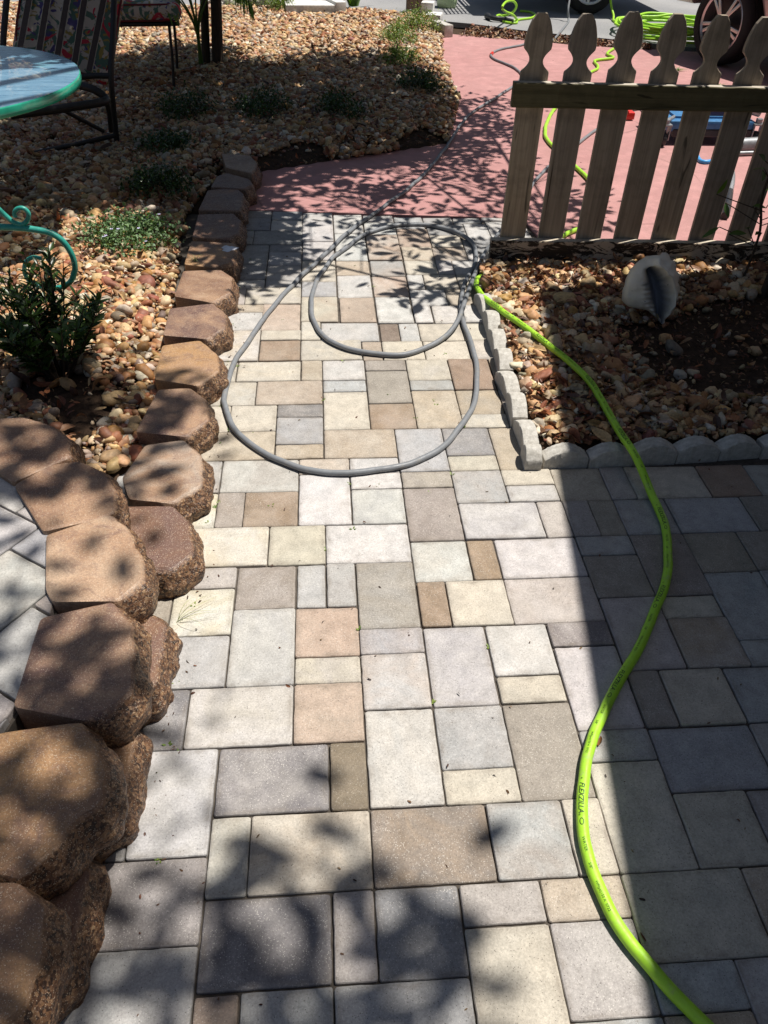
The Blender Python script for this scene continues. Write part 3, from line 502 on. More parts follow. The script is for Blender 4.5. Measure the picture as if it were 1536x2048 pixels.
for i in range(nE):
    c = EA + (EB - EA) * (i + .5) / nE; o = edging_mesh(.152, 200 + i).build('edging_block', M['edging'], smooth=True, auto=28)
    o.location = (c[0] + float(rng.normal(0, .004)), c[1], float(rng.normal(0, .004))); o.rotation_euler = (0, 0, -math.pi/2 - .03 + float(rng.normal(0, .04))); tag(o, 'pale ' * (i > 1) + ord_[i] if not ord_[i].startswith(('pale', 'shaded', 'whitest')) else ord_[i], 'edging block', gl)
o = edging_mesh(.085, 219).build('edging_block', M['edging'], smooth=True, auto=40); o.location = (.615, 1.925, .0); o.rotation_euler = (0, 0, -math.pi/2 - .05); tag(o, 'sunlit corner edging block where the two scalloped rows meet', 'edging block', gl)
FL = ['half sunlit scalloped block of the front edging, cut by the shadow edge', 'shaded scalloped block of the front edging, just left of the lime hose', 'shaded scalloped front edging block that the lime hose lies across', 'shaded scalloped front edging block just right of the lime hose', 'shaded scalloped front edging block, second right of the lime hose', 'shaded scalloped front edging block at the right edge of the picture']
for i in range(6):
    o = edging_mesh(.142, 230 + i).build('edging_block', M['edging'], smooth=True, auto=40); o.location = (.748 + .146 * i, 1.890 + .0085 * i + float(rng.normal(0, .003)), float(rng.normal(0, .003))); o.rotation_euler = (0, 0, .05 + float(rng.normal(0, .02))); tag(o, FL[i], 'edging block', 'scalloped edging along the front of the bed')

# ------------------------------------------------------------------ gravel beds: soil mounds, pebbles, dry leaves
LB = [(-.56, 1.98), (-.62, 3.0), (-.70, 4.0), (-.58, 4.62), (-.385, 4.76), (-.008, 4.94), (.50, 5.20), (.846, 5.37), (.98, 5.97), (1.083, 6.55), (1.13, 7.78), (1.29, 9.30), (1.30, 10.0), (.6, 10.45), (-4.6, 10.45), (-4.6, 1.0), (-1.25, 1.6), (-1.0, 1.95), (-.75, 1.80)]
RB = [(.675, 1.955), (1.6, 2.005), (2.9, 2.07), (2.9, 3.34), (.79, 3.42), (.705, 3.40), (.69, 3.06)]
def pdist(P, poly):
    d = np.full(len(P), 1e9)
    for i in range(len(poly)):
        a, c = np.array(poly[i-1]), np.array(poly[i]); e = c - a; t = np.clip(((P - a) @ e) / (e @ e), 0, 1); d = np.minimum(d, np.linalg.norm(P - a - t[:, None] * e, axis=1))
    return d
def zl(P): 
    d = pdist(P, LB); return .062 * np.clip(d / .22, 0.15, 1) ** .7 + .008 * np.sin(P[:, 0] * 3.1 + 1) * np.sin(P[:, 1] * 2.3)
def zr(P): d = pdist(P, RB); return .036 + .006 * np.clip(d / .2, 0, 1) + .006 * np.sin(P[:, 0] * 5) * np.sin(P[:, 1] * 6 + 1)
def bedmesh(name, poly, zf, st):
    P = np.array(poly); x0, y0 = P.min(0) - .02; x1, y1 = P.max(0) + .02; xs = np.arange(x0, x1, st); ys = np.arange(y0, y1, st); X, Y = np.meshgrid(xs, ys); Q = np.c_[X.ravel(), Y.ravel()]
    ins = inpoly(Q, poly); z = np.where(ins, zf(Q) - .012, -.05); nx = len(xs); F = []
    for j in range(len(ys) - 1):
        for i in range(nx - 1):
            a = j * nx + i
            if ins[a] or ins[a+1] or ins[a+nx] or ins[a+nx+1]: F.append((a, a+1, a+nx+1, a+nx))
    o = np_obj(name, np.c_[Q, z], np.array(F), M['soil']); return tag(o, kind='structure')
bedmesh('garden_bed', LB, zl, .05); bedmesh('garden_bed', RB, zr, .03)
def ico(sub):
    bm = bmesh.new(); bmesh.ops.create_icosphere(bm, subdivisions=sub, radius=1.0); bm.verts.ensure_lookup_table()
    v = np.array([q.co[:] for q in bm.verts]); f = np.array([[q.index for q in x.verts] for x in bm.faces]); bm.free(); return v, f
def variants(sub, n=14):
    v, f = ico(sub); out = []
    for k in range(n):
        d = np.array([mnoise.noise(Vector(tuple(q * .9 + k * 7.3))) for q in v]) * .46 + np.array([mnoise.noise(Vector(tuple(q * 2.1 + k * 3.1))) for q in v]) * .20
        out.append(v * (1 + d)[:, None])
    return out, f
VAR = {1: variants(1), 2: variants(2), 3: variants(3, 10)}
def rotm(n, tilt=.45):
    a = rng.uniform(0, 2*np.pi, n); bx = rng.normal(0, tilt, n); by = rng.normal(0, tilt, n); Rz = np.zeros((n, 3, 3)); Rx = np.zeros((n, 3, 3)); Ry = np.zeros((n, 3, 3))
    Rz[:, 0, 0] = np.cos(a); Rz[:, 0, 1] = -np.sin(a); Rz[:, 1, 0] = np.sin(a); Rz[:, 1, 1] = np.cos(a); Rz[:, 2, 2] = 1
    Rx[:, 0, 0] = 1; Rx[:, 1, 1] = np.cos(bx); Rx[:, 1, 2] = -np.sin(bx); Rx[:, 2, 1] = np.sin(bx); Rx[:, 2, 2] = np.cos(bx)
    Ry[:, 1, 1] = 1; Ry[:, 0, 0] = np.cos(by); Ry[:, 0, 2] = np.sin(by); Ry[:, 2, 0] = -np.sin(by); Ry[:, 2, 2] = np.cos(by)
    return Rz @ Rx @ Ry
BARE = [[G(*q, .04)[:2] for q in p] for p in ([(1235,655),(1330,640),(1420,605),(1560,590),(1580,800),(1430,790),(1310,770)], [(495,352),(515,318),(600,288),(650,295),(655,332),(520,350)], [(790,308),(795,278),(850,262),(900,275),(905,300)], [(20,790),(120,745),(200,770),(230,840),(160,900),(110,840)])]
def notbare(Q, p): 
    k = np.ones(len(Q), bool)
    for poly in BARE: k &= ~(inpoly(Q, poly) & (rng.random(len(Q)) < p))
    return k
PCOL = np.array([(.58, .46, .30), (.52, .36, .19), (.46, .27, .12), (.36, .17, .075), (.64, .57, .45), (.42, .34, .26), (.28, .12, .055), (.55, .33, .17), (.33, .25, .19), (.60, .47, .26)])
PW = np.array([.14, .15, .15, .14, .09, .07, .11, .12, .05, .04])
def pebbles(poly, zf, dens, reg, sub, size=(.020, .30), lift=.006):
    x0, y0, x1, y1 = reg; n = int((x1-x0) * (y1-y0) * dens); Q = np.c_[rng.uniform(x0, x1, n), rng.uniform(y0, y1, n)]; Q = Q[inpoly(Q, poly)]
    Q = Q[pdist(Q, poly) > .012]; Q = Q[notbare(Q, .97)]; n = len(Q); s = size[0] * np.exp(rng.normal(0, size[1], n)); s = np.clip(s, .006, .040)
    keep = np.ones(n, bool)                                   # bare soil shows through here and there
    nzv = np.array([mnoise.noise(Vector((q[0] * 2.2, q[1] * 2.2, 3.0))) for q in Q]); keep &= rng.random(n) < np.clip(1.15 + nzv * 1.1, .35, 1)
    Q, s = Q[keep], s[keep]; n = len(Q)
    S = np.c_[s * rng.uniform(.85, 1.35, n), s * rng.uniform(.65, .95, n), s * rng.uniform(.42, .72, n)]; Rm = rotm(n)
    c = PCOL[rng.choice(len(PCOL), n, p=PW / PW.sum())] * rng.uniform(.75, 1.15, (n, 1)) + rng.normal(0, .012, (n, 3)); c = np.clip(c * rng.choice([1.0, .62], (n, 1), p=[.72, .28]) * np.array([1.04, 1.0, .98]), .03, .78)
    z = zf(Q) + S[:, 2] * .45 + rng.uniform(-.004, lift, n)
    vs, f = VAR[sub]; vi = rng.integers(0, len(vs), n); Bv = np.stack(vs)[vi] * S[:, None, :]
    Vt = np.einsum('nij,nkj->nki', Rm, Bv) + np.c_[Q, z][:, None, :]; k = Bv.shape[1]
    F = (f[None] + (np.arange(n) * k)[:, None, None]).reshape(-1, 3); return Vt.reshape(-1, 3), F, np.repeat(c, k, 0)
def join(parts):
    vs, fs, cs, b0 = [], [], [], 0
    for v, f, c in parts: vs.append(v); fs.append(f + b0); cs.append(c); b0 += len(v)
    return np.vstack(vs), np.vstack(fs), np.vstack(cs)
v, f, c = join([pebbles(LB, zl, 3000, (-1.7, 1.6, -.3, 4.2), 1, (.0075, .35)), pebbles(LB, zl, 1800, (-3.0, 4.2, 1.2, 7.5), 1, (.0095, .3)), pebbles(LB, zl, 2600, (-1.7, 1.6, -.3, 3.4), 2, (.0148, .40)), pebbles(LB, zl, 2300, (-2.2, 3.4, -.3, 4.6), 2, (.0158, .38)), pebbles(LB, zl, 2000, (-3.0, 4.6, 1.2, 7.0), 1, (.0172, .34)), pebbles(LB, zl, 1500, (-4.2, 7.0, 1.4, 10.45), 1, (.0205, .32))])
tag(np_obj('gravel', v, f, M['pebble'], c), 'tan and cream river pebbles covering the left garden bed', 'gravel', kind='stuff')
v, f, c = join([pebbles(RB, zr, 3500, (.66, 1.9, 1.9, 3.45), 1, (.0072, .35)), pebbles(RB, zr, 2500, (.66, 1.9, 1.35, 3.45), 3, (.0145, .40)), pebbles(RB, zr, 2100, (1.35, 1.9, 2.5, 3.45), 2, (.0155, .38))])
tag(np_obj('gravel', v, f, M['pebble'], c), 'mixed river pebbles in the edged bed below the picket fence', 'gravel', kind='stuff')
LCOL = np.array([(.20, .065, .03), (.30, .11, .045), (.13, .05, .028), (.36, .19, .09), (.24, .12, .06), (.42, .28, .14), (.09, .045, .03)])
def dryleaves(Q, z, size, curl=1.0):
    n = len(Q); s = size * np.exp(rng.normal(0, .28, n)); nu, nv = 7, 3; u = np.linspace(-1, 1, nu); w = np.sqrt(np.clip(1 - u**2, 0, 1)) * .36 * (1 - .25 * u)
    base = np.array([(a, k * ww, 0) for a, ww in zip(u, w) for k in (-1, 0, 1)])
    B = np.repeat(base[None], n, 0) * s[:, None, None]; cu = rng.normal(0, .9, n) * curl; cv = np.abs(rng.normal(.7, .7, n)) * curl
    B[:, :, 2] = (base[None, :, 0]**2 * cu[:, None] * .45 + (base[None, :, 1] / .36)**2 * cv[:, None] * .22) * s[:, None]
    Rm = rotm(n, .5); Vt = np.einsum('nij,nkj->nki', Rm, B); Vt += np.c_[Q, z + s * .12][:, None, :]
    q = []
    for i in range(nu - 1):
        for j in range(2): a = i*3+j; q.append((a, a+1, a+4, a+3))
    F = (np.array(q)[None] + (np.arange(n) * nu * 3)[:, None, None]).reshape(-1, 4)
    c = LCOL[rng.integers(0, len(LCOL), n)] * rng.uniform(.7, 1.25, (n, 1)); return Vt.reshape(-1, 3), F, np.repeat(c, nu * 3, 0)
def scatter(n, poly, reg):
    Q = np.c_[rng.uniform(reg[0], reg[2], n), rng.uniform(reg[1], reg[3], n)]; Q = Q[inpoly(Q, poly)]; return Q
Q1 = scatter(1900, RB, (.69, 1.97, 2.2, 3.42)); w1 = rng.random(len(Q1)) < np.clip(1.25 - .75 * (Q1[:, 0] - .7), .12, 1) ; Q1 = Q1[w1]
Q2 = scatter(120, RB, (.72, 1.97, .98, 2.35)); Q1 = np.vstack([Q1, Q2]); Q1 = Q1[notbare(Q1, .85)]
v, f, c = dryleaves(Q1, zr(Q1) + rng.uniform(.008, .026, len(Q1)), .019); tag(np_obj('fallen_leaves', v, f, M['litter'], c, smooth=False), 'curled red brown dry leaves scattered over the right bed', 'fallen leaves', kind='stuff')
Q1 = scatter(9500, LB, (-3.5, 2.0, 1.3, 10.3)); nv_ = np.array([mnoise.noise(Vector((q[0] * 1.6, q[1] * 1.6, 9.0))) for q in Q1]); Q1 = Q1[rng.random(len(Q1)) < np.clip(.50 + nv_ * 1.3, .12, 1)]
Q3 = np.c_[rng.normal(-1.0, .22, 120), rng.normal(3.35, .22, 120)]; Q3 = Q3[inpoly(Q3, LB)]; Q1 = np.vstack([Q1, Q3])
v, f, c = dryleaves(Q1, zl(Q1) + rng.uniform(.010, .028, len(Q1)), .021); tag(np_obj('fallen_leaves', v, f, M['litter'], c, smooth=False), 'brown dry leaves lying among the pebbles of the left bed', 'fallen leaves', kind='stuff')
for reg, nn, lab in ((LB, 9000, 'fine brown mulch crumbs between the pebbles of the left bed'), (RB, 3000, 'fine brown mulch crumbs between the pebbles of the right bed')):
    Q6 = scatter(nn, reg, (-2.2, 1.6, 1.0, 6.2) if reg is LB else (.69, 1.96, 2.1, 3.42)); zf_ = zl if reg is LB else zr
    v, f, c = dryleaves(Q6, zf_(Q6) + rng.uniform(.004, .018, len(Q6)), .0085, .8); tag(np_obj('mulch_crumbs', v, f, M['litter'], c * .75, smooth=False), lab, 'mulch', kind='stuff')
t_ = rng.random(1300); ka = np.array([G(940, 50), G(1064, 66), G(1211, 80), G(1300, 88)])[:, :2]; kb = np.array([G(920, 72), G(1064, 82), G(1211, 94), G(1300, 100)])[:, :2]; ii = rng.integers(0, 3, 1300)
k_ = rng.random(1300) ** .8; Q4 = (ka[ii] * (1-t_)[:, None] + ka[ii+1] * t_[:, None]) * (1 - k_)[:, None] + (kb[ii] * (1-t_)[:, None] + kb[ii+1] * t_[:, None]) * k_[:, None]
v, f, c = dryleaves(Q4, np.zeros(len(Q4)) + .004, .022, .7); tag(np_obj('leaf_litter', v, f, M['litter'], c * .8, smooth=False), 'band of brown leaf debris between the asphalt and the red walkway', 'leaf litter', kind='stuff')
Q5 = np.vstack([np.c_[rng.uniform(-.4, 1.3, 190), rng.uniform(.4, 4.1, 190)], np.c_[-.385 + np.abs(rng.normal(0, .035, 130)), rng.uniform(.5, 4.0, 130)], np.c_[rng.uniform(.4, 3.2, 110), rng.uniform(4.2, 9.0, 110)]])
v, f, c = dryleaves(Q5, np.zeros(len(Q5)) + .002, .0042, .6); tag(np_obj('leaf_crumbs', v, f, M['litter'], c * .45, smooth=False), 'tiny dark leaf crumbs and twigs scattered on the paving', 'debris', kind='stuff')
v, f, c = dryleaves(np.array([G(1201, 1486)[:2]]), np.array([.0]), .016, .8); tag(np_obj('dead_leaf', v, f, M['rust'], None), 'single curled brown leaf lying on the pavers beside the lime hose', 'leaf')
# ------------------------------------------------------------------ picket fence
FA = np.array([.785, 3.420]); FD = np.array([1.0, -.042]); FD /= np.linalg.norm(FD); FN = np.array([-FD[1], FD[0]])
AX = np.array([[FD[0], FD[1], 0], [FN[0], FN[1], 0], [0, 0, 1]])
fence = empty('picket_fence', (FA[0], FA[1], 0)); tag(fence, 'weathered wooden picket fence with scalloped pointed pickets and mossy rails', 'fence')
fence.rotation_euler = (0, 0, math.atan2(FD[1], FD[0]))
def fpart(o): o.matrix_parent_inverse = Matrix(); return o
def picket(i):
    b = MB(); hw = .0565; top = 1.012 + float(rng.normal(0, .003)); half = []
    half += [(hw, .030), (hw, top - .205)]
    for t in np.linspace(0, 1, 10):                            # concave circle bite between two pickets
        a = math.radians(-62 + 124 * t); half.append((.0265 + .031 * (1 - math.cos(a)) / (1 - math.cos(math.radians(62))) * .9 if t < .5 else .0265 + .022 * (1 - math.cos(a)) / (1 - math.cos(math.radians(62))), top - .205 + .006 + .072 * t))
    half += [(.0535, top - .122), (.0555, top - .108), (.054, top - .09), (.050, top - .068), (.043, top - .044), (.034, top - .022), (.0185, top - .001), (.016, top)]
    out = half + [(-x, z) for x, z in half[::-1]]; n = len(out); y0, y1 = .0405, .0590; ch = .0018
    vs = [(x, y0 + ch, z) for x, z in out] + [(x * .965, y0, z - (.0015 if z > .5 else -.0015)) for x, z in out] + [(x, y1, z) for x, z in out]
    fs = [tuple(range(n, 2*n))[::-1], tuple(range(2*n, 3*n))] + [(k, (k+1) % n, (k+1) % n + n, k + n) for k in range(n)] + [(k, k + 2*n, (k+1) % n + 2*n, (k+1) % n) for k in range(n)]
    b.add(vs, fs); o = fpart(b.build('picket', M['picket'], fence)); bm = bmesh.new(); bm.from_mesh(o.data); bmesh.ops.triangulate(bm, faces=[f for f in bm.faces if len(f.verts) > 4]); bmesh.ops.recalc_face_normals(bm, faces=bm.faces); bm.to_mesh(o.data); bm.free()
    o.location = (.083 + .1764 * i, float(rng.normal(0, .0015)), float(rng.normal(0, .003))); o.rotation_euler = (float(rng.normal(0, .004)), float(rng.normal(0, .006)), 0)
    return o
for i in range(10): picket(i)
def beam(name, x0, x1, y0, y1, z0, z1, mat, label=None, wob=.002, seed=3):
    r_ = np.random.default_rng(seed); b = MB(); n = 90; c = .0035; vs, fs = [], []; mi_ = []
    prof = [(y0+c, z0), (y1-c, z0), (y1, z0+c), (y1, z1-c), (y1-c, z1), (y0+c, z1), (y0, z1-c), (y0, z0+c)]
    for i in range(n + 1):
        x = x0 + (x1 - x0) * i / n
        for (y, z) in prof: vs.append((x, y + r_.normal(0, wob*.25), z + mnoise.noise(Vector((x * 9, y * 40, z * 40))) * wob))
    for i in range(n):
        for k in range(8): fs.append((i*8+k, i*8+(k+1) % 8, (i+1)*8+(k+1) % 8, (i+1)*8+k)); mi_.append(1 if k == 4 else 0)
    fs += [tuple(range(8))[::-1], tuple(n*8 + k for k in range(8))]; b.add(vs, fs); b.m = mi_ + [0, 0]; o = fpart(b.build(name, [mat, M['sawn']], fence, smooth=False)); 
    if label: o['label'] = label
    return o
beam('rail', -.003, 1.85, .0, .0385, .680, .772, M['rail'], 'mossy upper rail with pale sawn top', seed=4)
beam('rail', -.020, 1.85, -.004, .0385, .022, .130, M['flaky'], 'lower rail with dark flaking paint', .004, seed=5)
pb = MB(); pb.box((1.62, .105, .46), (.088, .088, .98), bev=.004); fpart(pb.build('post', M['post'], fence))

# ------------------------------------------------------------------ hoses
def text_mesh(s, size, shear=0.0, bold=0.0):
    cu = bpy.data.curves.new('t', 'FONT'); cu.body = s; cu.size = size; cu.shear = shear; cu.offset = bold; cu.resolution_u = 3
    o = bpy.data.objects.new('t', cu); COL.objects.link(o); bpy.context.view_layer.update()
    me = bpy.data.meshes.new_from_object(o.evaluated_get(bpy.context.evaluated_depsgraph_get())); bm = bmesh.new(); bm.from_mesh(me)
    bmesh.ops.triangulate(bm, faces=bm.faces); bmesh.ops.subdivide_edges(bm, edges=bm.edges[:], cuts=2, use_grid_fill=True)
    v = np.array([q.co[:] for q in bm.verts]).reshape(-1, 3); f = [[q.index for q in x.verts] for x in bm.faces]; bm.free()
    bpy.data.objects.remove(o); bpy.data.curves.remove(cu); bpy.data.meshes.remove(me); return v, f
def ringmark(w, h, th):
    vs, fs = [], []; n = 28
    for k in range(n):
        a = 2*np.pi*k/n; vs += [(w/2*math.cos(a) + w/2, h/2*math.sin(a), 0), ((w/2-th)*math.cos(a) + w/2, (h/2-th*.8)*math.sin(a), 0)]
    for k in range(n): j = (k+1) % n; fs.append((2*k, 2*j, 2*j+1, 2*k+1))
    return np.array(vs), fs
class HoseMap:
    def __init__(s, P):
        s.P = P; s.S = np.r_[0, np.cumsum(np.linalg.norm(np.diff(P, axis=0), axis=1))]; T = np.gradient(P, axis=0); s.T = T / np.linalg.norm(T, axis=1)[:, None]
    def at(s, q): return np.stack([np.interp(q, s.S, s.P[:, k]) for k in range(3)], 1), np.stack([np.interp(q, s.S, s.T[:, k]) for k in range(3)], 1)
    def wrap(s, v, s0, r, phi0):
        c, t = s.at(s0 + v[:, 0]); t /= np.linalg.norm(t, axis=1)[:, None]; up = np.array([0, 0, 1.0]) - t * t[:, 2:3]; up /= np.linalg.norm(up, axis=1)[:, None]; left = np.cross(up, t)
        ph = phi0 + v[:, 1] / r; return c + (r + .00035) * (np.cos(ph)[:, None] * up + np.sin(ph)[:, None] * left)
    def near(s, p): return s.S[np.argmin(np.linalg.norm(s.P[:, :2] - np.array(p)[:2], axis=1))]
RG, RY = .0122, .0098
GP = [(1228,97,0),(1214,108,0),(1226,116,0),(1190,122,0),(1196,136,0),(1170,152,0),(1135,190,0),(1104,225,0),(1090,268,0),(1116,303,0),(1165,346,0),(1196,395,0),(1180,442,0),(1130,470,0),(1070,498,0),(1010,528,.0),(968,548,.004),(952,566,.012),(966,594,.040),(1000,620,.060),(1050,654,.066),(1102,694,.066),(1160,745,.066),(1202,800,.066),(1237,860,.068),(1262,900,.074),(1279,930,.056),(1303,985,.012),(1328,1050,0),(1335,1110,0),(1325,1180,0),(1292,1268,0),(1250,1342,0),(1215,1402,0),(1185,1482,0),(1168,1560,0),(1163,1622,0),(1171,1690,0),(1191,1760,0),(1232,1845,0),(1290,1920,0),(1352,1992,0),(1422,2062,0),(1490,2130,0),(1560,2190,0)]
HP = spline([G(x, y, z + RG) for x, y, z in GP])
def wobble(P, a, sd): return P + np.array([[mnoise.noise(Vector((q[0]*k_ + sd, q[1]*k_, e))) * a_ for e in (0, 7)] + [0] for q in P for k_, a_ in ((6.0, a),)]) + np.array([[mnoise.noise(Vector((q[0]*19 + sd, q[1]*19, e))) * a * .25 for e in (3, 9)] + [abs(mnoise.noise(Vector((q[0]*5, q[1]*5, sd)))) * a * .7] for q in P])
HP = wobble(HP, .006, 2.0); hm = HoseMap(HP)
gh = empty('garden_hose', HP[0]); tag(gh, 'bright lime green hose with black lettering winding down the right side', 'hose')
b = MB(); b.tube(HP, RG, 18); b.build('tube', M['green'], gh, smooth=True, auto=50)
period = hm.near(G(1286, 1886)) - hm.near(G(1163, 1578)); s_ref = hm.near(G(1163, 1578))
TX = text_mesh('FLEXZILLA', .0150, .22, .00022); TX[0][:, 0] *= .98; wF = TX[0][:, 0].max(); TR = text_mesh('®', .0060); T1 = text_mesh('WATER', .0085); T2 = text_mesh('5/8"', .0075); T3 = text_mesh('WP(psi)150 A  0722', .0068); OV = ringmark(.0150, .0085, .0017)
for k in range(-8, 3):
    s0 = s_ref + k * period
    if s0 < .02 or s0 + period * .9 > hm.S[-1]: continue
    yc = -.0052
    for (v, f), off, dy in ((TR, -.012, yc), (TX, 0, yc), (TR, wF + .001, yc - .001), (OV, wF + .010, 0), (T1, wF + .048, -.003), (T2, wF + .098, -.003), (T3, wF + .132, -.003)):
        q = v.copy(); q[:, 0] += off; q[:, 1] += dy; b = MB(); b.add(hm.wrap(q, s0, RG, -.30), f); b.build('logo_mark' if v is OV[0] or v is TR[0] else 'lettering', M['ink'], gh)
YP = [(1062,84,0),(1040,91,0),(1008,97,0),(988,104,0),(982,111,0),(990,119,0),(1012,128,0),(1034,139,0),(1043,152,0),(1032,168,0),(990,197,0),(946,224,0),(920,252,0),(882,309,0),(832,364,0),(776,408,0),(727,441,0),(698,464,0),(659,500,0),(613,543,0),(571,585,0),(530,635,0),(494,687,0),(470,724,0),(455,762,0),(449,795,0),(451,815,0),(458,838,0),(472,861,0),(499,887,0),(531,908,0),(564,922,0),(600,935,0),(645,944,0),(695,946,0),(750,941,0),(814,929,0),(863,909,0),(895,886,0),(918,858,0),(938,829,0),(949,801,0),(954,769,0),(953,736,0),(946,701,0),(936,670,0),(927,642,0),(923,612,0),(926,580,0),(937,552,0),(948,532,.002),(953,510,0),(948,492,0),(935,478,0),(912,464,0),(886,455,0),(853,450,0),(813,450,0),(780,454,0),(746,463,0),(722,474,0),(700,490,0),(676,507,0),(659,522,0),(648,537,0),(639,552,0),(631,570,0),(625,591,0),(623,612,0),(625,635,0),(638,663,0),(658,681,0),(693,697,0),(728,705,0),(758,708,0),(794,710,0),(829,704,0),(864,690,0),(893,670,.004),(913,646,.014),(925,620,.020),(934,592,.021),(944,564,.020),(955,536,.017),(966,514,.010),(978,496,0),(990,478,0),(1003,459,0),(1022,436,0),(1048,397,0),(1076,355,0),(1115,318,0),(1160,284,0),(1205,252,0),(1250,226,0),(1285,212,.02),(1305,205,.10)]
YPt = wobble(spline([G(x, y, z + RY) for x, y, z in YP]), .006, 5.0); ym = HoseMap(YPt)
yh = empty('garden_hose', YPt[0]); tag(yh, 'grey hose lying in a big double loop on the pavers and up the red walkway', 'hose')
b = MB(); b.tube(YPt, RY, 16); b.build('tube', M['gray'], yh, smooth=True, auto=50)
sc = ym.near(G(983, 110)); cp, ct = ym.at(np.array([sc - .05, sc, sc + .05])); b = MB(); b.tube(cp, RY * 1.35, 14); b.build('coupling', M['redc'], yh, smooth=True, auto=50)
def coil(name, c, r, n, mat, rad, label, group=None, seed=1, squash=.8, tail=None):
    r_ = np.random.default_rng(seed); pts = []; N = n * 14
    for i in range(N):
        a = 2*np.pi * i / 14; rr = r * (1 + .28 * math.sin(i * .37 + seed) * r_.uniform(.3, 1)); pts.append((c[0] + rr * math.cos(a) + r_.normal(0, .012) + .10 * r * math.sin(i * .09), c[1] + squash * rr * math.sin(a), rad + .018 * (i / 14) * .9 + abs(r_.normal(0, .012))))
    if tail: pts += tail
    b = MB(); b.tube(spline(pts, .03), rad, 10); o = b.build(name, mat, smooth=True, auto=50); return tag(o, label, 'hose', group)
c0 = G(1338, 72); coil('coiled_hose', c0, .50, 8, M['green'], .0125, 'pile of lime green hose coiled on the asphalt behind the pickets', seed=4, squash=1.05, tail=[(c0[0] - .3, c0[1] + .6, .02), (c0[0] - .33, c0[1] + 1.0, .06), (c0[0] - .36, c0[1] + 1.3, .35)])
c1 = G(1023, 30); sh = empty('sprayer_hose', (c1[0], c1[1], 0)); tag(sh, 'short lime green hose looped on the asphalt with a black nozzle', 'hose')
pl = [G(1002, 33, .02), G(1018, 40, .012), G(1034, 41, .012), G(1026, 30, .10), G(1012, 24, .16), G(1004, 16, .22), G(1012, 4, .24), G(1026, 2, .2), G(1033, 12, .14), G(1026, 24, .07), G(1010, 31, .012), G(1000, 30, .012), G(994, 33, .012), G(1010, 44, .012), G(1032, 46, .012), G(1036, 40, .012), G(1062, 36, .012), G(1071, 30, .012), G(1060, 24, .012), G(1040, 22, .012)]
b = MB(); b.tube(spline(pl, .03), .0125, 10); b.build('tube', M['green'], sh, smooth=True, auto=50)
b = MB(); q = spline([G(974, 32, .03), G(985, 36, .035), G(1004, 38, .03), G(1026, 42, .025)], .04); b.tube(q, np.interp(np.linspace(0, 1, len(q)), [0, .15, .2, .7, 1], [.034, .034, .022, .026, .018]), 12); b.build('nozzle', M['black'], sh, smooth=True, auto=50)
b = MB(); b.tube(spline([G(1087, 90, .01), G(1108, 78, .01), G(1128, 55, .01), G(1137, 42, .01), V(1136, 20, 10.2), V(1140, -10, 10.3), V(1142, -60, 10.4)], .03), .012, 10); tag(b.build('pressure_hose', M['gray'], smooth=True, auto=50), 'thin grey hose rising from the asphalt between the first two pickets', 'hose')

# ------------------------------------------------------------------ pressure washer cart behind the fence
ct = empty('washer_cart', (2.55, 5.55, 0)); tag(ct, 'low blue wheeled washer cart parked behind the fence on the red walkway', 'washer cart')
b = MB(); b.box((2.60, 5.62, .115), (.60, .46, .07), bev=.02); b.box((2.60, 5.62, .155), (.48, .34, .02), bev=.008); b.build('deck', M['bluem'], ct, auto=40)
b = MB(); b.box((2.68, 5.56, .175), (.30, .20, .07), bev=.02); b.build('motor', M['navy'], ct, auto=40)
b = MB(); b.tube(spline([(2.34, 5.66, .17), (2.50, 5.76, .20), (2.75, 5.76, .20), (2.90, 5.66, .17)], .03), .022, 10); b.tube(spline([(2.60, 5.60, .19), (2.68, 5.52, .22), (2.80, 5.45, .215), (2.92, 5.42, .19)], .03), .022, 10); b.build('frame_tube', M['greym'], ct, smooth=True, auto=50)
b = MB(); b.box((2.62, 5.40, .075), (.56, .03, .05), bev=.008); b.build('bumper', M['black'], ct)
for (x, y) in ((2.27, 5.36), (2.92, 5.40), (2.34, 5.84), (2.90, 5.84)):
    fk = MB(); fk.box((x - .03, y, .085), (.008, .05, .09), bev=.002); fk.box((x + .03, y, .085), (.008, .05, .09), bev=.002); fk.box((x, y, .132), (.075, .06, .012), bev=.003); fk.tube([(x, y, .132), (x, y, .165)], .022, 12); fo = fk.build('caster_fork', M['greym'], ct, auto=40)
    wl = MB(); a = np.linspace(-1, 1, 7); wl.tube([(x + q * .02, y, .045) for q in a], [.030, .043, .045, .045, .045, .043, .030], 20); wl.build('wheel', M['black'], fo, smooth=True, auto=50)
b = MB(); b.tube([(2.27, 5.36, .155), (2.40, 5.52, .15)], .014, 8); b.build('caster_arm', M['greym'], ct, smooth=True, auto=50)
bh = [V(1406, 205, 5.35), V(1404, 240, 5.25), V(1400, 275, 5.15), V(1394, 300, 5.1), G(1396, 316, .012), G(1408, 324, .012), G(1440, 318, .012), G(1470, 300, .012), G(1500, 288, .012), G(1560, 275, .012)]
b = MB(); b.tube(spline(bh, .02), .013, 12); tag(b.build('pressure_hose', M['blue'], smooth=True, auto=50), 'bright blue hose hanging down behind the fifth picket gap', 'hose')
gb = [(G(1476, 282, .05)), G(1500, 281, .05)]
b = MB(); q = spline([G(1440, 326, .03), G(1455, 331, .05), G(1463, 345, .06), G(1463, 365, .05), G(1459, 385, .03)], .015); b.tube(q, .019, 14); wnd = b.build('wand_handle', M['greym'], smooth=True, auto=50); tag(wnd, 'curved grey wand handle lying on the red walkway behind the fence', 'spray wand')
b = MB(); b.tube([G(1459, 383, .03), G(1455, 410, .025), G(1450, 432, .02)], .022, 12); b.build('grip', M['black'], wnd, smooth=True, auto=50)
